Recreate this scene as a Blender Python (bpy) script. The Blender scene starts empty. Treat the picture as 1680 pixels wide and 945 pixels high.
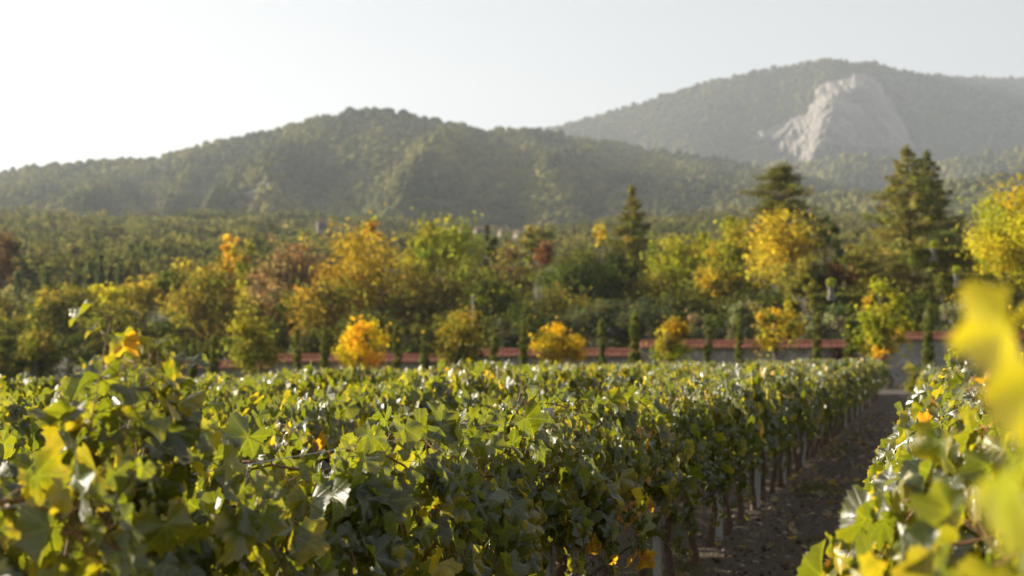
import bpy, math, random
import numpy as np
from mathutils import Vector, Matrix

R = math.radians
rng = np.random.default_rng(7)
random.seed(7)
scene = bpy.context.scene
COL = scene.collection

# ------------------------------------------------------------------ camera
F = 2333.0                      # focal length in pixels of the 1680 px wide frame
CAM_H = 1.6
PITCH = math.atan(112.5 / F)
cd = bpy.data.cameras.new("camera")
cam = bpy.data.objects.new("camera", cd)
COL.objects.link(cam)
cam.location = (0, 0, CAM_H)
cam.rotation_euler = (math.pi / 2 + PITCH, 0, 0)
cd.lens = 50
cd.sensor_width = 36
cd.clip_start = 0.05
cd.clip_end = 20000
cd.dof.use_dof = True
cd.dof.focus_distance = 5.3
cd.dof.aperture_fstop = 3.2
scene.camera = cam

# ------------------------------------------------------------------ sky, sun, exposure
SUN_AZ = 68.0                   # degrees to the left of the view direction
SUN_EL = 18.0
world = bpy.data.worlds.new("World")
scene.world = world
world.use_nodes = True
wn = world.node_tree
bg = wn.nodes["Background"]
sky = wn.nodes.new("ShaderNodeTexSky")
sky.sky_type = 'NISHITA'
sky.sun_disc = False
sky.sun_elevation = R(SUN_EL)
sky.sun_rotation = R(-SUN_AZ)
sky.air_density = 1.0
sky.dust_density = 3.0
sky.ozone_density = 2.0
hs = wn.nodes.new("ShaderNodeHueSaturation")     # thin autumn overcast veil: paler than a clear sky
hs.inputs["Saturation"].default_value = 0.32
wn.links.new(sky.outputs[0], hs.inputs["Color"])
gm = wn.nodes.new("ShaderNodeGamma")              # the veil evens out the brightness of the sky
gm.inputs[1].default_value = 0.6
wn.links.new(hs.outputs[0], gm.inputs[0])
tcw = wn.nodes.new("ShaderNodeTexCoord")
mpw = wn.nodes.new("ShaderNodeMapping")
mpw.inputs["Scale"].default_value = (1.0, 1.0, 3.5)
nzw = wn.nodes.new("ShaderNodeTexNoise")
nzw.inputs["Scale"].default_value = 2.2
nzw.inputs["Detail"].default_value = 6.0
mrw = wn.nodes.new("ShaderNodeMapRange")
mrw.inputs["From Min"].default_value = 0.35
mrw.inputs["From Max"].default_value = 0.75
mrw.inputs["To Min"].default_value = 1.0
mrw.inputs["To Max"].default_value = 1.07
vmw = wn.nodes.new("ShaderNodeVectorMath")
vmw.operation = 'SCALE'
wn.links.new(tcw.outputs["Generated"], mpw.inputs[0])
wn.links.new(mpw.outputs[0], nzw.inputs["Vector"])
wn.links.new(nzw.outputs[0], mrw.inputs[0])
wn.links.new(gm.outputs[0], vmw.inputs[0])
wn.links.new(mrw.outputs[0], vmw.inputs["Scale"])
wn.links.new(vmw.outputs[0], bg.inputs[0])
bg.inputs[1].default_value = 0.115
sd = Vector((-math.sin(R(SUN_AZ)) * math.cos(R(SUN_EL)), math.cos(R(SUN_AZ)) * math.cos(R(SUN_EL)), math.sin(R(SUN_EL))))
sl = bpy.data.lights.new("sun", 'SUN')
sl.energy = 5.0
sl.angle = R(0.5)
sl.color = (1.0, 0.88, 0.70)
so = bpy.data.objects.new("sun", sl)
COL.objects.link(so)
so.rotation_euler = sd.to_track_quat('Z', 'Y').to_euler()
scene.view_settings.view_transform = 'Standard'
scene.view_settings.look = 'None'
scene.view_settings.exposure = 1.5
scene.view_settings.gamma = 1.0
scene.view_settings.use_curve_mapping = False
HAZE = 1.35e-4

cy = scene.cycles
cy.max_bounces = 6
cy.diffuse_bounces = 2
cy.glossy_bounces = 2
cy.transmission_bounces = 2
cy.transparent_max_bounces = 4
cy.volume_bounces = 0
cy.use_adaptive_sampling = True
cy.adaptive_threshold = 0.015
cy.use_denoising = True
cy.sample_clamp_indirect = 6

# ------------------------------------------------------------------ helpers
_c, _s = math.cos(PITCH), math.sin(PITCH)


def at(px, py, Y):
    """world point seen at pixel (px, py) of the 1680x945 photograph at depth Y"""
    u = (px - 840) / F
    v = (472.5 - py) / F
    k = Y / (_c - v * _s)
    return np.array([u * k, Y, CAM_H + (_s + v * _c) * k])


SLOPE = 675.0 / F               # the vine rows run towards x = 1515


def smooth(t):
    t = np.clip(t, 0, 1)
    return t * t * (3 - 2 * t)


def _hash(i, j, seed):
    h = (i.astype(np.int64) * 374761393 + j.astype(np.int64) * 668265263 + seed * 1442695041) & 0x7fffffff
    h = ((h ^ (h >> 13)) * 1274126177) & 0x7fffffff
    return (h ^ (h >> 16)) % 100003 / 100003.0


def vnoise(x, y, seed=0):
    x = np.asarray(x, float)
    y = np.asarray(y, float)
    i, j = np.floor(x), np.floor(y)
    fx, fy = smooth(x - i), smooth(y - j)
    a, b = _hash(i, j, seed), _hash(i + 1, j, seed)
    c, d = _hash(i, j + 1, seed), _hash(i + 1, j + 1, seed)
    return (a * (1 - fx) + b * fx) * (1 - fy) + (c * (1 - fx) + d * fx) * fy - 0.5


def fbm(x, y, seed=0, octv=4):
    t, amp = 0, 1.0
    for o in range(octv):
        t = t + amp * vnoise(x * 2 ** o, y * 2 ** o, seed + o * 17)
        amp *= 0.5
    return t


def ground_z(X, Y):
    X = np.asarray(X, float)
    Y = np.asarray(Y, float)
    s = X - SLOPE * np.minimum(Y, 90)
    vine = np.where(s < -8, 0.04 * (s + 8), 0) + np.where(s > 2, 0.01 * (s - 2), 0)
    vine = np.maximum(vine, -4)
    rise = np.interp(Y, [78, 120, 200, 350, 500, 700, 800, 1000, 9000], [0, 2.4, 8, 22, 40, 65, 64, 50, 50])
    b = X / np.maximum(Y, 30)
    t = smooth((Y - 76) / 140)
    dip = -9 * np.exp(-((b + 0.03) / 0.09) ** 2) * smooth((Y - 350) / 300)
    return vine * (1 - t) + rise + dip + t * 1.5 * fbm(X / 60, Y / 60, 3) * np.minimum(Y / 200, 3)


def mesh(name, V, faces, mat, col=None, extra=None, parent=None, smooth_shade=False):
    """faces: one int array (n,k) or a list of such arrays"""
    if not isinstance(faces, (list, tuple)):
        faces = [faces]
    V = np.asarray(V, np.float32)
    me = bpy.data.meshes.new(name)
    me.vertices.add(len(V))
    me.vertices.foreach_set("co", V.ravel())
    loops = np.concatenate([f.ravel() for f in faces]).astype(np.int32)
    tot = np.concatenate([np.full(len(f), f.shape[1]) for f in faces]).astype(np.int32)
    me.loops.add(len(loops))
    me.loops.foreach_set("vertex_index", loops)
    me.polygons.add(len(tot))
    me.polygons.foreach_set("loop_start", np.concatenate([[0], np.cumsum(tot)[:-1]]).astype(np.int32))
    me.polygons.foreach_set("loop_total", tot)
    me.polygons.foreach_set("use_smooth", np.full(len(tot), smooth_shade))
    me.update()
    if col is not None:
        a = me.color_attributes.new("col", 'FLOAT_COLOR', 'POINT')
        c = np.ones((len(V), 4), np.float32)
        c[:, :col.shape[1]] = col
        a.data.foreach_set("color", c.ravel())
    for k, val in (extra or {}).items():
        a = me.attributes.new(k, 'FLOAT_VECTOR', 'POINT')
        a.data.foreach_set("vector", np.asarray(val, np.float32).ravel())
    if mat is not None:
        me.materials.append(mat)
    o = bpy.data.objects.new(name, me)
    COL.objects.link(o)
    if parent is not None:
        o.parent = parent
    return o


def tag(o, label=None, cat=None, group=None, kind=None):
    if label:
        o["label"] = label
    if cat:
        o["category"] = cat
    if group:
        o["group"] = group
    if kind:
        o["kind"] = kind
    return o


def empty(name, loc, label, cat, group=None, rz=0):
    o = bpy.data.objects.new(name, None)
    COL.objects.link(o)
    o.location = loc
    o.rotation_euler = (0, 0, rz)
    o.empty_display_size = 0.2
    return tag(o, label, cat, group)


class MB:
    """collects boxes and tubes into one mesh"""

    def __init__(s):
        s.V, s.Q, s.T, s.n = [], [], [], 0

    def add(s, V, Q=None, T=None):
        V = np.asarray(V, float)
        if Q is not None and len(Q):
            s.Q.append(np.asarray(Q) + s.n)
        if T is not None and len(T):
            s.T.append(np.asarray(T) + s.n)
        s.V.append(V)
        s.n += len(V)

    def box(s, a, b):
        x0, y0, z0 = a
        x1, y1, z1 = b
        V = [(x0, y0, z0), (x1, y0, z0), (x1, y1, z0), (x0, y1, z0), (x0, y0, z1), (x1, y0, z1), (x1, y1, z1), (x0, y1, z1)]
        s.add(V, [(3, 2, 1, 0), (4, 5, 6, 7), (0, 1, 5, 4), (1, 2, 6, 5), (2, 3, 7, 6), (3, 0, 4, 7)])

    def tube(s, P, rad, k=6):
        P = np.asarray(P, float)
        n = len(P)
        rad = np.broadcast_to(rad, (n,))
        d = np.gradient(P, axis=0)
        d /= np.linalg.norm(d, axis=1)[:, None] + 1e-9
        ref = np.array([0, 0, 1.0]) if abs(d[0, 2]) < 0.8 else np.array([0, 1.0, 0])
        a = np.cross(d, ref)
        a /= np.linalg.norm(a, axis=1)[:, None] + 1e-9
        b = np.cross(d, a)
        th = np.arange(k) / k * 2 * np.pi
        V = P[:, None] + rad[:, None, None] * (np.cos(th)[None, :, None] * a[:, None] + np.sin(th)[None, :, None] * b[:, None])
        i = np.arange(n - 1)[:, None] * k
        j = np.arange(k)[None]
        j2 = (j + 1) % k
        Q = np.stack([i + j, i + j2, i + k + j2, i + k + j], -1).reshape(-1, 4)
        V = V.reshape(-1, 3)
        V = np.vstack([V, P[-1:]])
        T = [(len(V) - 1 - k + q, len(V) - 1 - k + (q + 1) % k, len(V) - 1) for q in range(k)]
        s.add(V, Q, T)

    def build(s, name, mat, parent=None, smooth_shade=False):
        fs = []
        if s.Q:
            fs.append(np.vstack(s.Q))
        if s.T:
            fs.append(np.vstack(s.T))
        return mesh(name, np.vstack(s.V), fs, mat, parent=parent, smooth_shade=smooth_shade)


# ------------------------------------------------------------------ materials
def new_mat(name):
    m = bpy.data.materials.new(name)
    m.use_nodes = True
    nt = m.node_tree
    nt.nodes.clear()
    out = nt.nodes.new("ShaderNodeOutputMaterial")
    return m, nt, out


def N(nt, typ, **kw):
    n = nt.nodes.new(typ)
    for k, v in kw.items():
        if k.startswith("i_"):
            key = k[2:]
            n.inputs[int(key) if key.isdigit() else key].default_value = v
        else:
            setattr(n, k, v)
    return n


def L(nt, a, b):
    nt.links.new(a, b)


def math_n(nt, op, a, b=None, clamp=False):
    n = nt.nodes.new("ShaderNodeMath")
    n.operation = op
    n.use_clamp = clamp
    for i, v in enumerate((a, b)):
        if v is None:
            continue
        if isinstance(v, (int, float)):
            n.inputs[i].default_value = v
        else:
            L(nt, v, n.inputs[i])
    return n.outputs[0]


def mixc(nt, fac, a, b, blend='MIX'):
    n = nt.nodes.new("ShaderNodeMix")
    n.data_type = 'RGBA'
    n.blend_type = blend
    for s, v in ((n.inputs[0], fac), (n.inputs[6], a), (n.inputs[7], b)):
        if isinstance(v, (int, float)):
            s.default_value = v
        elif isinstance(v, tuple):
            s.default_value = v if len(v) == 4 else (*v, 1)
        else:
            L(nt, v, s)
    return n.outputs[2]


def simple_mat(name, c1, c2, scale=5.0, rough=0.8, bump=0.0, bscale=None, spec=0.3, metallic=0.0):
    m, nt, out = new_mat(name)
    tc = N(nt, "ShaderNodeTexCoord")
    no = N(nt, "ShaderNodeTexNoise", i_Scale=scale, i_Detail=6.0, i_Roughness=0.6)
    L(nt, tc.outputs["Object"], no.inputs["Vector"])
    f = math_n(nt, 'MULTIPLY_ADD', no.outputs[0], 2.4, True)
    f.node.inputs[2].default_value = -0.7
    c = mixc(nt, f, c1, c2)
    p = N(nt, "ShaderNodeBsdfPrincipled", i_Roughness=rough, i_Metallic=metallic)
    p.inputs["Specular IOR Level"].default_value = spec
    L(nt, c, p.inputs["Base Color"])
    if bump:
        n2 = N(nt, "ShaderNodeTexNoise", i_Scale=bscale or scale * 3, i_Detail=8.0)
        L(nt, tc.outputs["Object"], n2.inputs["Vector"])
        b = N(nt, "ShaderNodeBump", i_Strength=1.0, i_Distance=bump)
        L(nt, n2.outputs[0], b.inputs["Height"])
        L(nt, b.outputs[0], p.inputs["Normal"])
    L(nt, p.outputs[0], out.inputs[0])
    return m


def foliage_mat(name, trans=0.42, tboost=1.7, gloss=0.0, rough=0.5):
    """tree foliage: colour of each leaf from the mesh, light passes through"""
    m, nt, out = new_mat(name)
    at_ = N(nt, "ShaderNodeAttribute", attribute_name="col")
    c = at_.outputs["Color"]
    d = N(nt, "ShaderNodeBsdfPrincipled", i_Roughness=rough)
    d.inputs["Specular IOR Level"].default_value = gloss
    L(nt, c, d.inputs["Base Color"])
    t = N(nt, "ShaderNodeBsdfTranslucent")
    tcol = mixc(nt, 1.0, c, (tboost * 1.05, tboost, tboost * 0.45), 'MULTIPLY')
    L(nt, tcol, t.inputs[0])
    mx = N(nt, "ShaderNodeMixShader", i_0=trans)
    L(nt, d.outputs[0], mx.inputs[1])
    L(nt, t.outputs[0], mx.inputs[2])
    L(nt, mx.outputs[0], out.inputs[0])
    return m


def vine_leaf_mat(name, fine=True):
    m, nt, out = new_mat(name)
    at_ = N(nt, "ShaderNodeAttribute", attribute_name="col")
    uv = N(nt, "ShaderNodeAttribute", attribute_name="luv")
    col = at_.outputs["Color"]
    age = at_.outputs["Alpha"]
    geo = N(nt, "ShaderNodeNewGeometry")
    sep = N(nt, "ShaderNodeSeparateXYZ")
    L(nt, uv.outputs["Vector"], sep.inputs[0])
    x, y = sep.outputs[0], sep.outputs[1]
    r = math_n(nt, 'SQRT', math_n(nt, 'ADD', math_n(nt, 'MULTIPLY', x, x), math_n(nt, 'MULTIPLY', y, y)))
    # ageing towards the rim
    nz = N(nt, "ShaderNodeTexNoise", i_Scale=40.0, i_Detail=4.0)
    tc = N(nt, "ShaderNodeTexCoord")
    L(nt, tc.outputs["Object"], nz.inputs["Vector"])
    rim = math_n(nt, 'MULTIPLY', age, math_n(nt, 'ADD', math_n(nt, 'MULTIPLY', r, 1.3), math_n(nt, 'SUBTRACT', nz.outputs[0], 0.75)), clamp=True)
    col = mixc(nt, rim, col, (0.50, 0.36, 0.03))
    blot = math_n(nt, 'MULTIPLY_ADD', nz.outputs[0], 0.9)
    blot.node.inputs[2].default_value = 0.55
    cb = N(nt, "ShaderNodeCombineColor")
    for i in range(3):
        L(nt, blot, cb.inputs[i])
    col = mixc(nt, 1.0, col, cb.outputs[0], 'MULTIPLY')
    bump_h = None
    if fine:
        vein = None
        for ang in (0, 48, -48, 108, -108):
            a = R(90 - ang)
            ca, sa = math.cos(a), math.sin(a)
            perp = math_n(nt, 'ABSOLUTE', math_n(nt, 'SUBTRACT', math_n(nt, 'MULTIPLY', x, sa), math_n(nt, 'MULTIPLY', y, ca)))
            along = math_n(nt, 'ADD', math_n(nt, 'MULTIPLY', x, ca), math_n(nt, 'MULTIPLY', y, sa))
            w = math_n(nt, 'SUBTRACT', 1.0, math_n(nt, 'MULTIPLY', perp, 42.0), clamp=True)
            w = math_n(nt, 'MULTIPLY', w, math_n(nt, 'GREATER_THAN', along, 0.0))
            # side veins
            sv = math_n(nt, 'SUBTRACT', math_n(nt, 'MULTIPLY', along, 7.0), math_n(nt, 'MULTIPLY', perp, 5.0))
            sv = math_n(nt, 'ABSOLUTE', math_n(nt, 'SUBTRACT', math_n(nt, 'FRACT', sv), 0.5))
            sv = math_n(nt, 'SUBTRACT', 1.0, math_n(nt, 'MULTIPLY', sv, 9.0), clamp=True)
            near = math_n(nt, 'MULTIPLY', math_n(nt, 'LESS_THAN', perp, math_n(nt, 'MULTIPLY', along, 0.42)), math_n(nt, 'GREATER_THAN', along, 0.05))
            sv = math_n(nt, 'MULTIPLY', math_n(nt, 'MULTIPLY', sv, near), 0.45)
            w = math_n(nt, 'MAXIMUM', w, sv)
            vein = w if vein is None else math_n(nt, 'MAXIMUM', vein, w)
        col = mixc(nt, math_n(nt, 'MULTIPLY', vein, 0.45), col, (0.22, 0.28, 0.07))
        bump_h = math_n(nt, 'SUBTRACT', math_n(nt, 'MULTIPLY', nz.outputs[0], 0.6), vein)
    back = mixc(nt, 0.55, col, (0.20, 0.22, 0.16))
    fc = mixc(nt, geo.outputs["Backfacing"], col, back)
    ro = math_n(nt, 'MULTIPLY_ADD', geo.outputs["Backfacing"], 0.1)
    L(nt, math_n(nt, 'ADD', 0.20, math_n(nt, 'MULTIPLY', nz.outputs[0], 0.34)), ro.node.inputs[2])
    d = N(nt, "ShaderNodeBsdfPrincipled")
    d.inputs["Specular IOR Level"].default_value = 1.0
    L(nt, ro, d.inputs["Roughness"])
    L(nt, fc, d.inputs["Base Color"])
    if bump_h is not None:
        b = N(nt, "ShaderNodeBump", i_Strength=0.6, i_Distance=0.002)
        L(nt, bump_h, b.inputs["Height"])
        L(nt, b.outputs[0], d.inputs["Normal"])
    t = N(nt, "ShaderNodeBsdfTranslucent")
    tcol = mixc(nt, 1.0, mixc(nt, 1.0, col, (2.2, 1.7, 0.4), 'MULTIPLY'), (0.16, 0.185, 0.003), 'ADD')
    L(nt, tcol, t.inputs[0])
    mx = N(nt, "ShaderNodeMixShader", i_0=0.42)
    L(nt, d.outputs[0], mx.inputs[1])
    L(nt, t.outputs[0], mx.inputs[2])
    L(nt, mx.outputs[0], out.inputs[0])
    return m


# (a lit grape leaf passes far more light than it reflects)
M_VLEAF = vine_leaf_mat("grape_leaf", True)
M_VLEAF2 = vine_leaf_mat("grape_leaf_plain", False)
M_LEAF = foliage_mat("tree_leaf", 0.42, 1.9)
M_NEEDLE = foliage_mat("needle_leaf", 0.35, 1.7)
M_FAR = foliage_mat("distant_wood", 0.25, 1.5)
M_BARK = simple_mat("bark", (0.09, 0.07, 0.05), (0.20, 0.16, 0.12), 9, 0.9, 0.02)
M_VBARK = simple_mat("vine_bark", (0.07, 0.045, 0.03), (0.20, 0.14, 0.10), 40, 0.9, 0.01)
M_CANE = simple_mat("vine_cane", (0.16, 0.07, 0.03), (0.26, 0.15, 0.06), 30, 0.6)
M_STONE_CAP = None


def soil_mat():
    m, nt, out = new_mat("vineyard_soil")
    tc = N(nt, "ShaderNodeTexCoord")
    n1 = N(nt, "ShaderNodeTexNoise", i_Scale=1.3, i_Detail=8.0, i_Roughness=0.65)
    n2 = N(nt, "ShaderNodeTexNoise", i_Scale=26.0, i_Detail=8.0, i_Roughness=0.7)
    vo = N(nt, "ShaderNodeTexVoronoi", i_Scale=38.0)
    for n in (n1, n2, vo):
        L(nt, tc.outputs["Object"], n.inputs["Vector"])
    c = mixc(nt, math_n(nt, 'MULTIPLY', n1.outputs[0], 1.1, True), (0.068, 0.051, 0.038), (0.13, 0.10, 0.075))
    k = math_n(nt, 'MULTIPLY_ADD', n2.outputs[0], 3.0, True)
    k.node.inputs[2].default_value = -1.2
    c = mixc(nt, k, c, (0.125, 0.1, 0.08))
    st = math_n(nt, 'LESS_THAN', vo.outputs["Distance"], 0.16)
    c = mixc(nt, math_n(nt, 'MULTIPLY', st, 0.5), c, (0.30, 0.27, 0.23))
    p = N(nt, "ShaderNodeBsdfPrincipled", i_Roughness=0.95)
    p.inputs["Specular IOR Level"].default_value = 0.15
    L(nt, c, p.inputs["Base Color"])
    b = N(nt, "ShaderNodeBump", i_Strength=1.0, i_Distance=0.03)
    L(nt, math_n(nt, 'ADD', n2.outputs[0], math_n(nt, 'MULTIPLY', vo.outputs["Distance"], -0.6)), b.inputs["Height"])
    L(nt, b.outputs[0], p.inputs["Normal"])
    L(nt, p.outputs[0], out.inputs[0])
    return m


M_SOIL = soil_mat()
M_GROUND = simple_mat("hill_soil", (0.03, 0.03, 0.015), (0.07, 0.062, 0.03), 0.08, 0.95)
M_SLOPE = simple_mat("wooded_slope", (0.035, 0.042, 0.022), (0.085, 0.078, 0.045), 0.03, 0.95)
M_ROAD = simple_mat("pale_gravel", (0.065, 0.055, 0.045), (0.10, 0.086, 0.07), 2.0, 0.95, 0.02)


def cliff_mat():
    m, nt, out = new_mat("limestone_cliff")
    tc = N(nt, "ShaderNodeTexCoord")
    mp = N(nt, "ShaderNodeMapping")
    mp.inputs["Scale"].default_value = (1, 1, 0.35)
    L(nt, tc.outputs["Object"], mp.inputs[0])
    n1 = N(nt, "ShaderNodeTexNoise", i_Scale=0.018, i_Detail=9.0, i_Roughness=0.68)
    L(nt, mp.outputs[0], n1.inputs["Vector"])
    k = math_n(nt, 'MULTIPLY_ADD', n1.outputs[0], 3.2, True)
    k.node.inputs[2].default_value = -1.1
    c = mixc(nt, k, (0.11, 0.10, 0.09), (0.24, 0.215, 0.185))
    p = N(nt, "ShaderNodeBsdfPrincipled", i_Roughness=0.95)
    L(nt, c, p.inputs["Base Color"])
    b = N(nt, "ShaderNodeBump", i_Strength=1.0, i_Distance=14.0)
    L(nt, n1.outputs[0], b.inputs["Height"])
    L(nt, b.outputs[0], p.inputs["Normal"])
    L(nt, p.outputs[0], out.inputs[0])
    return m


def grid_faces(nr, nc):
    i = np.arange(nr - 1)[:, None] * nc
    j = np.arange(nc - 1)[None]
    return np.stack([i + j, i + j + 1, i + nc + j + 1, i + nc + j], -1).reshape(-1, 4)


# ------------------------------------------------------------------ ground sheet
ys = np.concatenate([np.arange(-40, 100, 2.0), np.arange(100, 400, 8), np.arange(400, 1100, 16), np.geomspace(1100, 9500, 20)])
bs = np.linspace(-1.3, 1.3, 180)
YY, BB = np.meshgrid(ys, bs, indexing='ij')
XX = BB * (np.maximum(YY, 0) * 0.8 + 70)
near_drop = np.where(YY < 66, -0.14, 0) * 1.0
ZZ = ground_z(XX, YY) + near_drop
o = mesh("ground", np.stack([XX, YY, ZZ], -1).reshape(-1, 3), grid_faces(len(ys), len(bs)), M_GROUND, smooth_shade=True)
tag(o, kind="structure")

# soil of the vineyard, with real clods; the rows stand on it
sv = np.concatenate([np.arange(-60, -8, 0.8), np.arange(-8, -2.6, 0.3), np.arange(-2.6, 1.6, 0.045), np.arange(1.6, 12, 0.6)])
yv = np.concatenate([np.arange(-6, 4, 0.3), np.arange(4, 30, 0.06), np.arange(30, 66.1, 0.2)])
YY, SS = np.meshgrid(yv, sv, indexing='ij')
XX = SS + SLOPE * YY
rut = -0.035 * np.exp(-((SS + 1.25) / 0.16) ** 2) - 0.035 * np.exp(-((SS + 0.35) / 0.16) ** 2)
bumps = 0.055 * fbm(XX / 0.45, YY / 0.45, 11, 4) + 0.022 * fbm(XX / 0.1, YY / 0.1, 31, 2)
ZZ = ground_z(XX, YY) + rut + bumps + 0.02
tag(mesh("soil", np.stack([XX, YY, ZZ], -1).reshape(-1, 3), grid_faces(len(yv), len(sv)), M_SOIL, smooth_shade=True), kind="structure")

# pale track crossing at the end of the rows
xr = np.arange(-60, 60, 1.0)
yr = np.linspace(57.5, 66, 12)
YY, XX = np.meshgrid(yr, xr, indexing='ij')
YY = YY + 0.3 * vnoise(XX / 3, YY, 5)
ZZ = ground_z(XX, YY) + 0.075
tag(mesh("path", np.stack([XX, YY, ZZ], -1).reshape(-1, 3), grid_faces(len(yr), len(xr)), M_ROAD, smooth_shade=True), kind="structure")

# ------------------------------------------------------------------ hills and mountains
ICO_V = []
_p = (1 + 5 ** 0.5) / 2
for a_, b_ in ((1, _p), (1, -_p), (-1, _p), (-1, -_p)):
    ICO_V += [(0, a_, b_), (a_, b_, 0), (b_, 0, a_)]
ICO_V = np.array(ICO_V)
ICO_V = ICO_V / np.linalg.norm(ICO_V[0])
_d = np.linalg.norm(ICO_V[:, None] - ICO_V[None], axis=-1)
ICO_F = []
for i in range(12):
    for j in range(i + 1, 12):
        for k in range(j + 1, 12):
            if _d[i, j] < 1.1 and _d[j, k] < 1.1 and _d[i, k] < 1.1:
                n_ = np.cross(ICO_V[j] - ICO_V[i], ICO_V[k] - ICO_V[i])
                ICO_F.append((i, j, k) if np.dot(n_, ICO_V[i]) > 0 else (i, k, j))
ICO_F = np.array(ICO_F)


def blobs(name, P, size, cols, mat, squash=0.8):
    """many small crowns far away, as one mass"""
    n = len(P)
    V = ICO_V[None] * (0.65 + 0.7 * rng.random((n, 12, 1)))
    V = V * size[:, None, None]
    V[..., 2] *= squash * (0.8 + 0.6 * rng.random((n, 1)))
    V = V + P[:, None]
    Fc = (ICO_F[None] + np.arange(n)[:, None, None] * 12).reshape(-1, 3)
    c = np.repeat(cols, 12, 0) * (0.8 + 0.4 * rng.random((n * 12, 1)))
    return mesh(name, V.reshape(-1, 3), Fc, mat, col=c)


class Mountain:
    def __init__(s, ridge, Rf, Rr, zf, seed, spurs, amp=14.0, back=0.5, power=1.1, turn=None):
        s.turn = turn
        s.rx = np.array([p[0] for p in ridge], float)
        s.ry = np.array([p[1] for p in ridge], float)
        s.Rf, s.Rr, s.zf, s.seed, s.spurs, s.amp, s.back, s.power = Rf, Rr, zf, seed, spurs, amp, back, power

    def H(s, px):
        py = np.interp(px, s.rx, s.ry)
        v = (472.5 - py) / F
        return CAM_H + (_s + v * _c) / (_c - v * _s) * s.rng_at(px, 1.0)

    def rng_at(s, px, t):
        """the face turns away from the sun where the ridge recedes"""
        off = 0.0 if s.turn is None else s.turn[2] * smooth((px - s.turn[0]) / s.turn[1])
        return s.Rf + (s.Rr - s.Rf) * t + off * np.clip(t, 0.15, 1.0)

    def z(s, px, t):
        """t: 0 foot, 1 ridge, more: back slope"""
        H = s.H(px)
        tt = np.clip(t, 0, 1)
        g = tt ** s.power
        z = s.zf + (H - s.zf) * g
        z = np.where(t > 1, H - (t - 1) * (H - s.zf) * s.back * 2, z)
        env = np.sin(np.pi * np.clip(tt, 0, 1) ** 0.72) ** 0.8 * (1 - tt ** 4)
        warp = px + 60 * fbm(px / 150, t * 2, s.seed, 3) + 90 * (1 - tt)
        rid = np.abs(vnoise(warp / 95, t * 0.8, s.seed + 2)) * 2
        z = z + env * s.amp * (1.0 - 2.2 * rid)
        z = z + env * s.amp * 0.25 * (0.5 - 2 * np.abs(vnoise(warp / 33, t * 3, s.seed + 5)))
        z = z + env * s.amp * 0.5 * fbm(px / 60, t * 6, s.seed + 9, 4)
        for (x0, x1, w, h) in s.spurs:      # spur from pixel column x0 at the foot to x1 at the ridge
            xc = x0 + (x1 - x0) * tt
            z = z + h * env * np.exp(-((px - xc) / w) ** 2)
        return z

    def P(s, px, t):
        Rg = s.rng_at(px, t)
        X = (px - 840) / F * Rg
        return np.stack([X, Rg, s.z(px, t)], -1)

    def build(s, name, px0, px1, nx, mat):
        t = np.concatenate([np.linspace(-0.05, 1, 60), np.linspace(1.05, 2.0, 10)])
        px = np.linspace(px0, px1, nx)
        T, PX = np.meshgrid(t, px, indexing='ij')
        return tag(mesh(name, s.P(PX, T).reshape(-1, 3), grid_faces(len(t), nx), mat, smooth_shade=True), kind="structure")


M1 = Mountain([(-900, 330), (-500, 300), (-200, 292), (0, 287), (60, 276), (150, 269), (230, 266), (290, 254), (340, 239), (400, 226), (470, 209),
               (530, 196), (570, 186), (610, 181), (640, 186), (700, 199), (760, 208), (790, 216), (850, 214), (900, 219),
               (960, 229), (1040, 242), (1120, 254), (1200, 266), (1260, 279), (1330, 294), (1400, 309), (1480, 330), (1700, 380)],
              760, 1500, 50, 3, [(640, 770, 45, 26), (330, 560, 60, 18), (80, 300, 60, 10), (900, 960, 70, 14)], 15, turn=(730, 380, 300))
M1.amp = 9
M15 = Mountain([(700, 330), (900, 300), (1080, 275), (1160, 267), (1250, 272), (1330, 268), (1400, 256), (1460, 264), (1510, 275), (1560, 266), (1620, 254),
                (1690, 246), (1900, 235), (2400, 240)], 1500, 2150, 60, 21, [(1330, 1400, 40, 22), (1560, 1650, 60, 20)], 14)
M16 = Mountain([(1250, 340), (1330, 322), (1450, 318), (1530, 308), (1580, 300), (1650, 294), (1720, 292), (2100, 300)], 800, 1150, 52, 41, [(1600, 1650, 60, 10)], 8)
M2 = Mountain([(300, 330), (600, 290), (800, 240), (880, 216), (950, 199), (1010, 182), (1060, 169), (1120, 149), (1170, 134), (1220, 124), (1280, 111), (1340, 101),
               (1365, 98), (1400, 102), (1430, 103), (1480, 116), (1530, 123), (1600, 127), (1680, 129), (1900, 150), (2500, 210)],
              2250, 3000, 90, 57, [(1100, 1200, 80, 35), (1330, 1400, 50, 45), (1620, 1560, 60, 25)], 30, turn=(1405, 330, 900))
M2.amp = 20
M1.build("mountain", -900, 1700, 420, M_SLOPE)
M15.build("hills", 700, 2400, 240, M_SLOPE)
M16.build("hills", 1250, 2100, 120, M_SLOPE)
M2.build("mountain", 300, 2500, 320, M_SLOPE)

# the bare cliff on the right mountain
CL = np.array([(1404, 113), (1425, 118), (1452, 135), (1468, 165), (1486, 192), (1500, 222), (1512, 250), (1490, 262), (1455, 266), (1420, 262), (1380, 262),
               (1330, 268), (1285, 262), (1262, 246), (1236, 232), (1242, 212), (1275, 204), (1296, 192), (1325, 178), (1338, 160), (1330, 143), (1355, 132), (1385, 126)], float)


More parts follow.
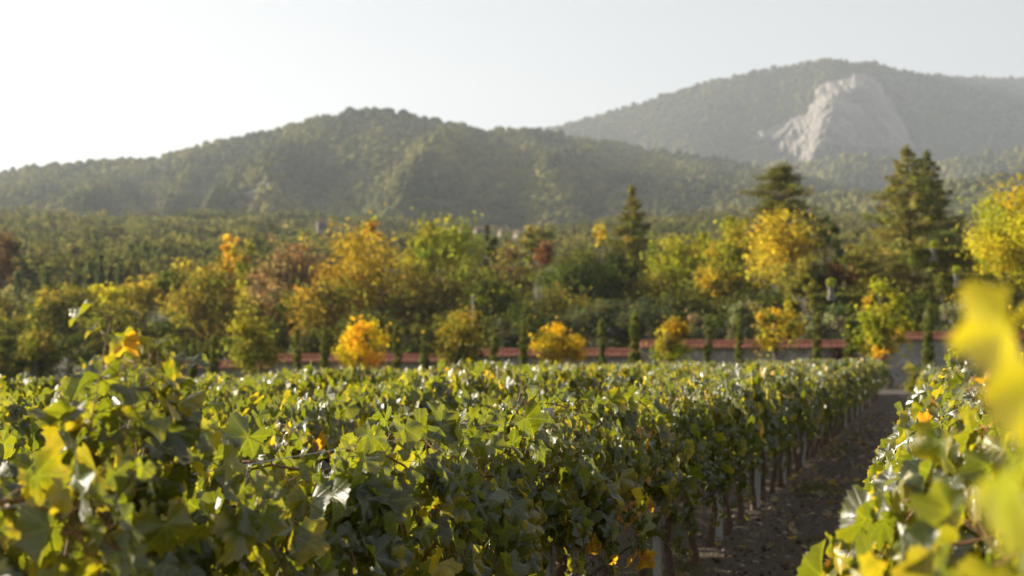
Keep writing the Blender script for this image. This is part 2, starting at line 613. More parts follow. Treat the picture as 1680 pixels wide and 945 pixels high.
def inside(px, py, poly):
    n = len(poly)
    ins = np.zeros(px.shape, bool)
    dmin = np.full(px.shape, 1e9)
    for i in range(n):
        x0, y0 = poly[i]
        x1, y1 = poly[(i + 1) % n]
        c = ((y0 > py) != (y1 > py)) & (px < (x1 - x0) * (py - y0) / (y1 - y0 + 1e-9) + x0)
        ins ^= c
        t = np.clip(((px - x0) * (x1 - x0) + (py - y0) * (y1 - y0)) / ((x1 - x0) ** 2 + (y1 - y0) ** 2), 0, 1)
        dmin = np.minimum(dmin, np.hypot(px - x0 - t * (x1 - x0), py - y0 - t * (y1 - y0)))
    return ins, dmin


def m2_range(px, py):
    """range where the sight line of a pixel meets the right mountain"""
    v = (472.5 - py) / F
    k = (_s + v * _c) / (_c - v * _s)
    best = np.full(px.shape, M2.Rr * 1.0)
    done = np.zeros(px.shape, bool)
    for t in np.linspace(0, 1.0, 80):
        Rg = M2.rng_at(px, t)
        hit = (~done) & (M2.z(px, np.full(px.shape, t)) >= CAM_H + k * Rg)
        best[hit] = Rg[hit]
        done |= hit
    return best, k


gx, gy = np.meshgrid(np.arange(1222, 1526, 2.0), np.arange(100, 280, 2.0))
ins, dm = inside(gx, gy, CL)
sdist = np.where(ins, dm, -dm)
sdist = sdist + 7 * fbm(gx / 14, gy / 14, 77, 3)
rg, kk = m2_range(gx, gy)
bulge = 60 * smooth((sdist + 2) / 30) * (0.15 + 0.85 * smooth((gx - 1215) / 150))
rough = 34 * (0.5 - np.abs(fbm(gx / 26 + gy / 60, gy / 40, 91, 4))) + 22 * fbm(gx / 7, gy / 9, 95, 3)
dep = np.where(sdist > -2, bulge + rough * smooth((sdist + 2) / 12), -20 + sdist * 6)
rr = rg - dep
Pc = np.stack([(gx - 840) / F * rr, rr, CAM_H + kk * rr], -1)
keep = sdist > -8
fc = grid_faces(*gx.shape)
fc = fc[keep.reshape(-1)[fc].all(1)]
used, inv = np.unique(fc, return_inverse=True)
tag(mesh("cliff", Pc.reshape(-1, 3)[used], inv.reshape(-1, 4), cliff_mat(), smooth_shade=False), kind="structure")


def pal(cols, n, jitter=0.18, weights=None):
    cols = np.array(cols, float)
    i = rng.choice(len(cols), n, p=weights)
    c = cols[i]
    return c * (1 + jitter * rng.normal(size=(n, 1))).clip(0.5, 1.6) * (1 + 0.08 * rng.normal(size=(n, 3)))


def wood_on(mt, name, px0, px1, n, size, cols, weights=None, skip=None, tmin=0.0, clump=0.0):
    px = px0 + (px1 - px0) * rng.random(n)
    t = tmin + (1.03 - tmin) * rng.random(n)
    P = mt.P(px, t)
    ok = np.ones(n, bool)
    if clump:
        ok &= (fbm(px / 50, t * 5, mt.seed + 77, 3) + rng.random(n) * 0.9) > clump
    if skip is not None:
        k = (P[:, 2] - CAM_H) / P[:, 1]
        v = (k * _c - _s) / (_c + k * _s)
        py = 472.5 - v * F
        q, d = inside(px, py, skip)
        sd_ = np.where(q, d, -d)
        ok &= (sd_ < 2 + 5 * rng.random(n)) | (rng.random(n) < 0.045)
    P, px, t = P[ok], px[ok], t[ok]
    m = len(P)
    sz = size * (0.55 + 1.0 * rng.random(m) ** 2.2)
    drift = smooth(0.62 + 1.1 * fbm(px / 70, t * 4, mt.seed + 31, 4))[:, None]
    P[:, 2] += sz * 0.35
    cc = (1 - drift) * np.array(cols[2]) * 1.1 + drift * np.array(cols[3])
    cc = 0.72 * cc + 0.28 * pal(cols, m, 0.2, weights)
    return tag(blobs(name, P, sz, cc, M_FAR, 0.9), kind="stuff")


GREENS = [(0.06, 0.075, 0.026), (0.08, 0.09, 0.03), (0.04, 0.053, 0.024), (0.20, 0.185, 0.05), (0.15, 0.11, 0.035), (0.10, 0.065, 0.035)]
wood_on(M1, "mountain_woods", -500, 1600, 30000, 3.5, GREENS, [.28, .25, .2, .14, .06, .07], clump=0.05)
wood_on(M15, "hill_woods", 850, 1950, 9000, 5.0, GREENS, [.3, .3, .2, .15, .04, .01])
wood_on(M16, "hill_woods", 1280, 1900, 4500, 3.4, GREENS, [.3, .3, .2, .15, .04, .01])
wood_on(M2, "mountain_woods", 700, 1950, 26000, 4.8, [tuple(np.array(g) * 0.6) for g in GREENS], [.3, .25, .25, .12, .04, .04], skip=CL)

# ------------------------------------------------------------------ broadleaf and conifer crowns
def quads_at(P, nrm, size, aspect=0.7):
    """leaf-sized four-cornered faces at P facing nrm"""
    n = len(P)
    nrm = nrm / (np.linalg.norm(nrm, axis=1)[:, None] + 1e-9)
    r = rng.normal(size=(n, 3))
    a = np.cross(nrm, r)
    a /= np.linalg.norm(a, axis=1)[:, None] + 1e-9
    b = np.cross(nrm, a)
    s = size[:, None]
    V = np.stack([P - a * s * 0.5, P + b * s * aspect * 0.5 + nrm * s * 0.08, P + a * s * 0.55, P - b * s * aspect * 0.5], 1)
    return V.reshape(-1, 3), np.arange(n * 4).reshape(-1, 4)


def shell_leaves(C, rad, n_each, up=0.25, squash=0.8):
    """leaves on clumps: C (m,3) centres, rad (m,), colours by clump index"""
    m = len(C)
    idx = np.repeat(np.arange(m), n_each)
    d = rng.normal(size=(len(idx), 3))
    d /= np.linalg.norm(d, axis=1)[:, None]
    d[:, 2] += up
    rr_ = rng.random(len(idx)) ** 0.35 * (0.85 + 0.3 * rng.random(len(idx)))
    off = d * rr_[:, None] * rad[idx][:, None]
    off[:, 2] *= squash
    P = C[idx] + off
    nrm = d + 0.7 * rng.normal(size=d.shape)
    return P, nrm, idx


def crown_round(w, h, nleaf, ncl, shape='round'):
    """unit crown: centre at the middle of its height; w, h in metres"""
    d = rng.normal(size=(ncl, 3))
    d /= np.linalg.norm(d, axis=1)[:, None]
    rad_f = rng.random(ncl) ** 0.45
    C = d * rad_f[:, None] * 0.86
    if shape in ('round', 'sparse'):          # a crown bulges unevenly
        lobes = rng.normal(size=(6, 3))
        lobes /= np.linalg.norm(lobes, axis=1)[:, None]
        C *= (0.90 + 0.24 * (np.clip(d @ lobes.T, 0, 1) ** 5).max(1))[:, None]
    if shape == 'round':
        C *= (w / 2, w / 2, h / 2)
        taper = 1 - 0.25 * np.clip(C[:, 2] / (h / 2), 0, 1)
        C[:, :2] *= taper[:, None]
    elif shape == 'cone':
        u = rng.random(ncl)
        C[:, 2] = (u - 0.5) * h * 0.86
        wd = (1 - u) ** 0.75 * 0.9 + 0.12
        C[:, :2] = d[:, :2] * (w / 2 * 0.75) * wd[:, None] * (0.4 + 0.6 * rng.random((ncl, 1)))
    elif shape == 'column':
        u = rng.random(ncl)
        C[:, 2] = (u - 0.5) * h * 0.9
        wd = np.sin(np.pi * np.clip(u * 0.85 + 0.1, 0, 1)) ** 0.6
        C[:, :2] = d[:, :2] * (w / 2 * 0.6) * wd[:, None]
    elif shape == 'umbrella':
        C = d * (w / 2 * 0.82, w / 2 * 0.82, h * 0.62) * rad_f[:, None]
        C[:, 2] = np.abs(C[:, 2]) - h * 0.28
    elif shape == 'sparse':
        C *= (w / 2 * 1.05, w / 2 * 1.05, h / 2 * 1.1)
    base = min(w, h) * (0.15 if shape != 'sparse' else 0.085)
    rad = base * (0.55 + 0.8 * rng.random(ncl))
    if shape == 'cone':
        rad *= (1.2 - 0.7 * u)
    if shape == 'column':
        rad = w * 0.2 * (0.7 + 0.6 * rng.random(ncl)) * (1.15 - 0.5 * u)
    ne = np.maximum(4, (nleaf * rad ** 2 / (rad ** 2).sum())).astype(int)
    P, nrm, idx = shell_leaves(C, rad, ne)
    if shape != 'sparse':          # loose leaves between the clumps
        k = len(P) // 5
        q = rng.integers(0, len(P), k)
        P[q] += rng.normal(size=(k, 3)) * base * 0.7
    else:
        k = len(P) // 3
        q = rng.integers(0, len(P), k)
        P[q] += rng.normal(size=(k, 3)) * base * 1.1
    return C, rad, P, nrm, idx


def limbs(mb, base, top, C, rtrunk, n=7):
    """tapered trunk and limbs reaching into the clumps"""
    base, top = np.array(base, float), np.array(top, float)
    k = 6
    tt = np.linspace(0, 1, k)
    P = base + (top - base) * tt[:, None]
    P[1:-1, :2] += rng.normal(size=(k - 2, 2)) * rtrunk * 0.7
    mb.tube(P, rtrunk * (1.15 - 0.85 * tt), 7)
    pick = rng.choice(len(C), min(n, len(C)), replace=False)
    for i in pick:
        u = 0.35 + 0.5 * rng.random()
        a = base + (top - base) * u
        e = C[i]
        mid = (a + e) / 2 + rng.normal(size=3) * 0.05 * np.linalg.norm(e - a)
        mid[2] -= 0.05 * np.linalg.norm(e - a)
        mb.tube([a, mid, e], [rtrunk * 0.45 * (1.1 - u * 0.6), rtrunk * 0.28, rtrunk * 0.08], 5)


def tree(name, label, cat, px, top, bot, wpx, Y, cols, shape='round', weights=None, group=None, leaf=None, dens=1.0,
         tip=None, mat=None, trunk_bot=None, ncl=None, holes=0.0):
    """a tree whose crown shows at pixel column px from row top to row bot"""
    if Y > 90 and shape == 'round':
        wpx *= 1.17
    pt, pb = at(px, top, Y), at(px, bot, Y)
    w = wpx / F * Y
    h = pt[2] - pb[2]
    X = pt[0]
    gz = float(ground_z(X, Y))
    leafpx = leaf or 6.5
    size = leafpx / F * Y
    area = wpx * (bot - top)
    n = int(dens * 3.6 * area / (leafpx ** 2 * 0.42))
    ncl = ncl or int(np.clip(area / 260, 20, 110) * (1.6 if shape == 'sparse' else 1))
    root = empty(name, (X, Y, gz), label, cat, group)
    C, rad, P, nrm, idx = crown_round(w, h, n, ncl, shape)
    cz = (pt[2] + pb[2]) / 2 - gz
    C = C + (0, 0, cz)
    P = P + (0, 0, cz)
    ok = P[:, 2] > 0.02
    P, nrm, idx = P[ok], nrm[ok], idx[ok]
    m = len(C)
    cc = pal(cols, m, 0.15, weights)
    if tip is not None:            # autumn colour starts at the top of the crown
        f = smooth((C[:, 2] - cz) / (h / 2) * 0.9 + 0.1 + 0.35 * rng.normal(size=m))[:, None]
        cc = cc * (1 - f) + np.array(tip) * f
    c = cc[idx] * (1 + 0.16 * rng.normal(size=(len(idx), 1))).clip(0.5, 1.7)
    V, Q = quads_at(P, nrm, size * (0.6 + 0.8 * rng.random(len(P))))
    mesh("crown", V, Q, mat or M_LEAF, col=np.repeat(c, 4, 0), parent=root)
    mb = MB()
    limbs(mb, (0, 0, -0.3), (0, 0, max(cz + h * 0.15, 0.5)), C, min(max(0.035 * h, 0.03), 0.07 * w) + 0.01 * w, 8)
    mb.build("trunk", M_BARK, root, True)
    return root


def spruce(name, label, cat, px, top, bot, wpx, Y, cols, lean=0.0, group=None, droop=0.28, levels=26, dens=1.0, leaf=5.5, power=0.85):
    pt, pb = at(px, top, Y), at(px, bot, Y)
    w = wpx / F * Y
    h = pt[2] - pb[2]
    X = pt[0]
    gz = float(ground_z(X, Y))
    z0, z1 = pb[2] - gz, pt[2] - gz
    root = empty(name, (X, Y, gz), label, cat, group)
    mb = MB()
    mb.tube([(0, 0, -0.3), (0, 0, z0 + h * 0.5), (0, 0, z1)], [0.03 * h, 0.017 * h, 0.004 * h], 7)
    Ps, Ns, Is = [], [], []
    bi = 0
    size = leaf / F * Y
    for lv in range(levels):
        u = (lv + 0.5 * rng.random()) / levels
        z = z0 + h * u
        Rm = w / 2 * (1 - u) ** power
        nb = int(5 + 5 * (1 - u))
        for b in range(nb):
            a = 2 * math.pi * (b + rng.random()) / nb
            ln = Rm * (0.6 + 0.5 * rng.random()) + 0.12 * size
            t = np.linspace(0.12, 1, 7)
            dz = -droop * ln * t ** 1.2 + 0.22 * ln * t ** 3
            Pb = np.stack([np.cos(a) * ln * t, np.sin(a) * ln * t, z + dz], -1)
            if lv % 2 == 0:
                mb.tube([(0, 0, z), tuple(Pb[3]), tuple(Pb[-1])], [0.006 * h, 0.004 * h, 0.001 * h], 4)
            k = int(max(6, dens * 3.2 * ln / size * 2.4))
            tt = rng.random(k) ** 0.6
            q = np.stack([np.cos(a) * ln * tt, np.sin(a) * ln * tt, z - droop * ln * tt ** 1.2 + 0.22 * ln * tt ** 3], -1)
            side = rng.normal(size=k) * ln * 0.16 * (1.15 - tt)
            q += np.stack([-np.sin(a) * side, np.cos(a) * side, -np.abs(rng.normal(size=k)) * size * 0.7], -1)
            Ps.append(q)
            nn = rng.normal(size=(k, 3)) * 0.8
            nn[:, 2] += 0.8
            Ns.append(nn)
            Is.append(np.full(k, bi))
            bi += 1
    k = 60
    P_ = np.vstack(Ps + [np.stack([rng.normal(size=k) * size * 0.4, rng.normal(size=k) * size * 0.4, z1 - rng.random(k) * h * 0.06], -1)])
    N_ = np.vstack(Ns + [rng.normal(size=(k, 3))])
    I_ = np.concatenate(Is + [np.full(k, 0)])
    cc = pal(cols, bi, 0.14)
    c = cc[I_] * (1 + 0.15 * rng.normal(size=(len(I_), 1))).clip(0.5, 1.6)
    V, Q = quads_at(P_, N_, size * (0.7 + 0.7 * rng.random(len(P_))), 0.45)
    mesh("crown", V, Q, M_NEEDLE, col=np.repeat(c, 4, 0), parent=root)
    mb.build("trunk", M_BARK, root, True)
    return root


def cedar(name, label, cat, px, top, bot, wpx, Y, cols):
    pt, pb = at(px, top, Y), at(px, bot, Y)
    w, h = wpx / F * Y, pt[2] - pb[2]
    X = pt[0]
    gz = float(ground_z(X, Y))
    root = empty(name, (X, Y, gz), label, cat)
    mb = MB()
    z0, z1 = pb[2] - gz, pt[2] - gz
    mb.tube([(0, 0, -0.3), (0.1, 0, z0), (0, 0, z1 - h * 0.1)], [0.05 * h, 0.04 * h, 0.01 * h], 8)
    Cs, rs = [], []
    tiers = 12
    for lv in range(tiers):
        u = lv / (tiers - 1)
        z = z0 + h * (0.02 + 0.94 * u)
        Rm = w / 2 * math.sqrt(max(0.05, 1 - u ** 1.9)) * (0.85 + 0.3 * rng.random())
        for b in range(6):
            a = 2 * math.pi * (b + rng.random()) / 6
            ln = Rm * (0.45 + 0.6 * rng.random())
            e = np.array([math.cos(a) * ln, math.sin(a) * ln, z + 0.12 * ln])
            mb.tube([(0, 0, z - 0.15 * ln), tuple(e * (0.5, 0.5, 1) - (0, 0, 0.02 * ln)), tuple(e)], [0.012 * h, 0.008 * h, 0.002 * h], 5)
            for q in range(4):
                f = 0.35 + 0.65 * q / 3
                Cs.append([e[0] * f, e[1] * f, z + 0.1 * ln * f + rng.normal() * 0.015 * h])
                rs.append(w * 0.085 * (0.7 + 0.6 * rng.random()))
    C, rad = np.array(Cs), np.array(rs)
    leafpx = 5.0
    n = int(4.6 * wpx * (bot - top) / (leafpx ** 2 * 0.42))
    P, nrm, idx = shell_leaves(C, rad, np.maximum(5, n * rad ** 2 / (rad ** 2).sum()).astype(int), 0.1, 0.38)
    nrm[:, 2] += 0.7
    cc = pal(cols, len(C), 0.15)
    V, Q = quads_at(P, nrm, leafpx / F * Y * (0.6 + 0.8 * rng.random(len(P))), 0.5)
    c = cc[idx] * (1 + 0.15 * rng.normal(size=(len(idx), 1))).clip(0.5, 1.6)
    mesh("crown", V, Q, M_NEEDLE, col=np.repeat(c, 4, 0), parent=root)
    mb.build("trunk", M_BARK, root, True)
    return root


# colours of leaves
YEL = [(0.40, 0.33, 0.035), (0.46, 0.36, 0.035), (0.33, 0.30, 0.04)]
ORA = [(0.44, 0.24, 0.03), (0.48, 0.30, 0.03), (0.38, 0.19, 0.03)]
LIME = [(0.24, 0.25, 0.025), (0.30, 0.29, 0.03), (0.17, 0.19, 0.022)]
OLV = [(0.18, 0.175, 0.04), (0.24, 0.21, 0.045), (0.13, 0.13, 0.032)]
DGR = [(0.065, 0.078, 0.02), (0.085, 0.092, 0.025), (0.05, 0.065, 0.02)]
GRY = [(0.16, 0.17, 0.11), (0.2, 0.205, 0.135), (0.09, 0.105, 0.065)]
BLU = [(0.085, 0.115, 0.07), (0.11, 0.135, 0.08)]
BRN = [(0.19, 0.13, 0.085), (0.27, 0.20, 0.125), (0.11, 0.075, 0.05)]
RUS = [(0.17, 0.085, 0.05), (0.22, 0.12, 0.06)]
MIXO = [(0.16, 0.15, 0.03), (0.28, 0.22, 0.035), (0.34, 0.23, 0.035), (0.12, 0.12, 0.03)]

# ------------------------------------------------------------------ far wood: forest belt between garden and mountains
def belt(name, n, ymin, ymax, bmin, bmax, cols, weights, ntemp=8, nq=150, hsc=1.0, keepf=None):
    temps = []
    for k in range(ntemp):
        shp = 'umbrella' if k % 3 == 0 else 'round'
        C, rad, P, nrm, idx = crown_round(1.0, 0.7 if shp == 'round' else 0.45, nq, 11, shp)
        P = P[:nq]
        nrm = nrm[:nq]
        V, Q = quads_at(P, nrm, 0.125 * (0.6 + 0.8 * rng.random(len(P))))
        temps.append((V, Q))
    Y = np.sqrt(rng.random(n) * (ymax ** 2 - ymin ** 2) + ymin ** 2)
    b = bmin + (bmax - bmin) * rng.random(n)
    X = b * Y
    if keepf is not None:
        q = keepf(b, Y)
        X, Y = X[q], Y[q]
        n = len(X)
    z = ground_z(X, Y)
    sz = (5.0 + 5.0 * rng.random(n)) * hsc
    cc = pal(cols, n, 0.12, weights)
    dr = smooth(0.45 + 1.2 * fbm(X / 45, Y / 60, 5, 4))[:, None]
    cc = 0.5 * cc + 0.5 * ((1 - dr) * np.array((0.055, 0.065, 0.026)) + dr * np.array((0.15, 0.145, 0.045)))
    Vs, Qs, Cs, off = [], [], [], 0
    for i in range(n):
        V, Q = temps[i % ntemp]
        a = rng.random() * 6.28
        ca, sa = math.cos(a), math.sin(a)
        W = np.stack([V[:, 0] * ca - V[:, 1] * sa, V[:, 0] * sa + V[:, 1] * ca, V[:, 2]], -1) * sz[i]
        W += (X[i], Y[i], z[i] + sz[i] * (0.42 + 0.25 * rng.random()))
        Vs.append(W)
        Qs.append(Q + off)
        off += len(V)
        Cs.append(np.broadcast_to(cc[i], (len(V), 3)))
    c = np.vstack(Cs)
    c = c * np.repeat(0.85 + 0.3 * rng.random(len(c) // 4), 4)[:, None]
    return tag(mesh(name, np.vstack(Vs), np.vstack(Qs), M_LEAF, col=c), kind="stuff")


FW = [(0.10, 0.11, 0.035), (0.13, 0.13, 0.04), (0.07, 0.08, 0.03), (0.18, 0.16, 0.045), (0.20, 0.15, 0.05), (0.12, 0.085, 0.05)]
belt("forest", 3400, 300, 740, -0.42, 0.42, FW, [.32, .30, .22, .13, .015, .015], hsc=1.15)
belt("woods", 330, 190, 320, -0.42, -0.10, FW, [.30, .28, .27, .12, .015, .015], hsc=0.9)

# houses far beyond the trees
M_PLASTER = simple_mat("pale_plaster", (0.20, 0.17, 0.15), (0.26, 0.22, 0.19), 1.0, 0.9)
M_TERRA = simple_mat("terracotta", (0.16, 0.085, 0.06), (0.24, 0.14, 0.10), 3.0, 0.8)
M_GLASS = simple_mat("dark_window", (0.03, 0.035, 0.04), (0.05, 0.055, 0.06), 2.0, 0.2)


def house(px, base, w, h, dpt, Y, label, chim=True):
    p = at(px, base, Y)
    root = empty("house", p, label, "house", "small houses at the foot of the mountain", 0.25)
    mb = MB()
    mb.box((-w / 2, -dpt / 2, -12), (w / 2, dpt / 2, h))
    mb.build("wall", M_PLASTER, root)
    r = MB()
    e = 0.4
    V = [(-w / 2 - e, -dpt / 2 - e, h), (w / 2 + e, -dpt / 2 - e, h), (w / 2 + e, dpt / 2 + e, h), (-w / 2 - e, dpt / 2 + e, h),
         (-w / 2 + w * .2, 0, h + dpt * 0.28), (w / 2 - w * .2, 0, h + dpt * 0.28)]
    r.add(V, [(0, 1, 5, 4), (2, 3, 4, 5)], [(1, 2, 5), (3, 0, 4)])
    rf = r.build("roof", M_TERRA, root)
    if chim:
        c = MB()
        c.box((w * .1, 0.3, h + dpt * .12), (w * .1 + .7, 1.0, h + dpt * .28 + 1.0))
        c.build("chimney", M_PLASTER, rf)
    for i in range(3):
        wm = MB()
        x = -w / 2 + w * (i + 0.7) / 3.4
        wm.box((x - .1, -dpt / 2 - .04, h * .35), (x + 1.1, -dpt / 2 + .02, h * .75))
        wm.build("window", M_GLASS, root)


house(768, 391, 7, 3.4, 5, 560, "small pale house with terracotta roof, leftmost of the far houses left of twin cypresses")
house(789, 391, 5, 3.2, 5, 545, "small pale house just left of the twin dark cypresses", False)
house(829, 395, 5, 3.6, 5, 560, "small pale house just right of the twin dark cypresses")
house(860, 398, 7, 3.0, 6, 520, "low house with orange roof, rightmost of the far houses")
house(527, 382, 3, 4, 3, 520, "tiny white house alone in the wood above the brown tree", False)

# ------------------------------------------------------------------ trees of the garden behind the wall
T = tree
# left
T("maple_tree", "rusty red maple half cut by the left edge above the garden", "tree", 0, 368, 480, 84, 160, [(0.15, 0.095, 0.06), (0.12, 0.08, 0.05)], 'round')
T("olive_green_tree", "pale olive tree at the left edge, below the rusty maple", "tree", 10, 470, 580, 90, 118, OLV + GRY, 'round')
spruce("spruce", "small bluish spruce nearest the rusty maple at the left edge", "spruce", 30, 446, 540, 56, 135, BLU, group="young bluish spruces on the left")
spruce("spruce", "small bluish spruce, second from the left edge", "spruce", 77, 436, 540, 60, 135, BLU, group="young bluish spruces on the left")
spruce("spruce", "tallest bluish spruce left of the bright yellow bushes", "spruce", 147, 428, 540, 62, 140, BLU, group="young bluish spruces on the left")
spruce("spruce", "dark slim spruce touching the right side of the tallest bluish spruce", "spruce", 165, 418, 530, 46, 145, BLU, group="young bluish spruces on the left")
spruce("spruce", "slim spruce tip just left of the yellow bushes' pale patch", "spruce", 182, 436, 520, 34, 145, BLU, group="young bluish spruces on the left")
spruce("spruce", "slim spruce tip rising above the yellow bushes", "spruce", 197, 432, 520, 34, 148, BLU, group="young bluish spruces on the left")
T("broadleaf_tree", "rounded green tree with dark heart left of the yellow bushes", "tree", 112, 462, 590, 130, 108, LIME[2:] + OLV + DGR[1:], 'round')
T("yellow_bush", "bright lemon yellow bush on the left slope", "bush", 178, 458, 520, 70, 122, [(0.42, 0.36, 0.02), (0.36, 0.32, 0.03)], 'round')
T("yellow_bush", "yellow bush right of the brightest lemon one", "bush", 236, 446, 530, 100, 126, [(0.34, 0.28, 0.03), (0.26, 0.23, 0.04)], 'round')
T("broadleaf_tree", "dark olive tree below the yellow bushes", "tree", 205, 492, 600, 140, 104, DGR + OLV, 'round')
T("golden_tree", "pale golden tree cluster behind the big olive tree on the left", "tree", 300, 428, 520, 120, 132, [(0.30, 0.24, 0.04), (0.24, 0.21, 0.04), (0.16, 0.16, 0.04)], 'round')
T("dark_tree", "small dark green round tree in front of the golden cluster", "tree", 285, 442, 500, 50, 124, DGR, 'round')
T("broadleaf_tree", "big olive and orange flecked tree left of the brown trees", "tree", 346, 430, 600, 130, 104, OLV + [(0.2, 0.15, 0.03)], 'round')
T("poplar_tree", "orange yellow poplar with a leaning pointed tip on the left", "tree", 378, 374, 500, 52, 140, [(0.48, 0.32, 0.02), (0.42, 0.25, 0.02)], 'column')
T("poplar_tree", "yellow green poplar right of the orange pointed poplar", "tree", 408, 398, 520, 56, 138, LIME + YEL, 'column')
T("brown_tree", "brown leaved tree with dense dark top between the poplars and the big orange tree", "tree", 486, 392, 520, 120, 132, BRN, 'round')
T("bare_tree", "thin pinkish nearly bare tree below the brown tree", "tree", 432, 440, 580, 74, 114, [(0.30, 0.20, 0.14), (0.22, 0.13, 0.09)], 'sparse', dens=0.35)
T("broadleaf_tree", "olive and gold tree leaning against the big orange tree's left side", "tree", 530, 448, 600, 120, 106, MIXO, 'round')
T("orange_tree", "small orange and yellow tree top standing above the big orange tree", "tree", 607, 359, 392, 40, 150, ORA + YEL, 'round')
T("oak_tree", "big spreading orange and olive tree in the middle left", "tree", 604, 380, 590, 196, 112, MIXO + [(0.30, 0.19, 0.02)], 'round', tip=(0.32, 0.23, 0.03))
T("oak_tree", "dark olive tree joining the big orange tree's right side", "tree", 700, 440, 598, 150, 108, [(0.12, 0.105, 0.03), (0.085, 0.08, 0.03), (0.17, 0.13, 0.03)], 'round')
T("poplar_tree", "tallest bright yellow green tree behind the big orange tree", "tree", 728, 338, 480, 112, 148, LIME + [(0.3, 0.28, 0.03)], 'round')
T("poplar_tree", "lower left shoulder of lime green trees beside the tallest bright one", "tree", 690, 384, 480, 64, 142, LIME, 'round')
T("broadleaf_tree", "olive tree at the right foot of the tallest bright yellow green tree", "tree", 778, 412, 540, 84, 128, OLV + LIME[2:], 'round')
T("broadleaf_tree", "lime tipped dark tree left of the umbrella pine", "tree", 822, 440, 580, 110, 114, DGR + LIME[:1] + OLV[:1], 'round')
T("cypress_tree", "tall dark cypress, left one of the twin pair", "cypress", 799, 366, 470, 15, 150, DGR, 'column', mat=M_NEEDLE, dens=1.6)
T("cypress_tree", "broader dark cypress, right one of the twin pair", "cypress", 811, 368, 470, 22, 152, DGR, 'column', mat=M_NEEDLE, dens=1.6)
T("brown_tree", "brownish autumn tree right of the twin cypresses", "tree", 842, 396, 510, 76, 132, BRN[1:] + OLV[:1] + [(0.2, 0.15, 0.05)], 'round')
T("poplar_tree", "olive green column rising among brown trees left of the umbrella pine", "tree", 868, 368, 480, 30, 140, OLV, 'column')
T("orange_tree", "small rusty orange crown right of the olive column", "tree", 893, 392, 450, 34, 136, RUS, 'round')
T("olive_green_tree", "rounded olive crown in the far row above the umbrella pine's left", "tree", 885, 362, 420, 50, 210, OLV, 'round')
T("umbrella_pine", "wide umbrella pine with smooth domed dark green crown", "pine", 950, 398, 510, 170, 116, [(0.10, 0.125, 0.035), (0.125, 0.15, 0.04)], 'umbrella', leaf=4.5, dens=1.6, mat=M_NEEDLE, ncl=70)
T("umbrella_pine", "darker second pine dome on the umbrella pine's right side", "pine", 1010, 410, 500, 90, 121, [(0.045, 0.06, 0.022)], 'umbrella', leaf=4.5, dens=1.5, mat=M_NEEDLE, ncl=50)
T("yellow_tree", "small yellow leaf spray above the umbrella pine", "tree", 984, 366, 410, 30, 126, YEL, 'sparse', dens=1.0)
spruce("spruce", "pointed spruce behind the umbrella pine", "spruce", 1037, 304, 490, 150, 140, OLV, levels=24, dens=1.5)
T("broadleaf_tree", "olive bush tinged brown under the umbrella pine", "bush", 935, 470, 580, 130, 106, OLV + [(0.14, 0.1, 0.04)], 'round')
T("lime_tree", "lime green tree right of the pointed spruce", "tree", 1100, 376, 500, 90, 134, LIME + OLV[:1], 'round')
T("lime_tree", "olive and lime tree between the spruce and the golden trees", "tree", 1092, 430, 560, 110, 120, OLV + LIME, 'round')
T("lime_tree", "pale lime crown left of the tall golden tree", "tree", 1148, 370, 500, 70, 140, LIME, 'round')
T("golden_tree", "tall golden tree left of the cedar", "tree", 1196, 340, 520, 90, 126, YEL[2:] + LIME + YEL[:1], 'round')
T("golden_tree", "low gold and olive tree left of the yellow tree under the cedar", "tree", 1172, 420, 540, 84, 116, YEL + OLV, 'round')
cedar("cedar_tree", "dark flat tiered cedar standing above the yellow trees", "cedar", 1280, 275, 430, 175, 128, [(0.12, 0.125, 0.035), (0.17, 0.16, 0.045)])
T("yellow_tree", "bright yellow tree directly in front of the cedar", "tree", 1284, 332, 500, 124, 114, YEL + [(0.2, 0.17, 0.03)], 'round', dens=0.8)
T("olive_green_tree", "grey green tree with one pale leaf tuft right of the yellow tree", "tree", 1318, 398, 520, 70, 108, GRY[2:] + OLV, 'round')
T("cypress_tree", "dark blunt cypress right of the cedar", "cypress", 1350, 337, 460, 30, 140, DGR, 'column', mat=M_NEEDLE, dens=1.6)
T("cypress_tree", "shorter dark cypress right of the blunt one", "cypress", 1370, 362, 460, 24, 138, DGR, 'column', mat=M_NEEDLE, dens=1.6)
T("reddish_bush", "dark reddish bush below the two dark cypresses", "bush", 1362, 420, 510, 74, 108, [(0.13, 0.06, 0.04), (0.09, 0.07, 0.03)], 'round')
T("broadleaf_tree", "dull olive tree left of the twin spruces", "tree", 1405, 405, 510, 60, 116, OLV + LIME[2:], 'round')
spruce("spruce", "tall spruce, left and taller of the twin spruces", "spruce", 1488, 238, 515, 290, 118, [(0.22, 0.22, 0.07), (0.28, 0.265, 0.085)], levels=34, dens=1.5, power=0.72)
spruce("spruce", "tall spruce, right and darker of the twin spruces", "spruce", 1520, 246, 490, 200, 122, [(0.13, 0.14, 0.05), (0.17, 0.175, 0.06)], levels=34, dens=1.5, power=0.72)
T("maple_tree", "large bright yellow tree cut by the right edge", "tree", 1672, 286, 560, 176, 100, [(0.40, 0.36, 0.03), (0.46, 0.37, 0.025), (0.30, 0.30, 0.03), (0.34, 0.34, 0.03)], 'round', dens=1.2)
T("broadleaf_tree", "grey green shrub under the large yellow tree", "shrub", 1640, 455, 560, 110, 96, GRY + OLV, 'round')
T("broadleaf_tree", "dark tree crown behind the terraced hedges", "tree", 1575, 420, 540, 70, 112, DGR + OLV, 'round')
T("broadleaf_tree", "small dark green tree in front of the twin spruces' foot", "tree", 1440, 455, 560, 90, 104, DGR + OLV, 'round')

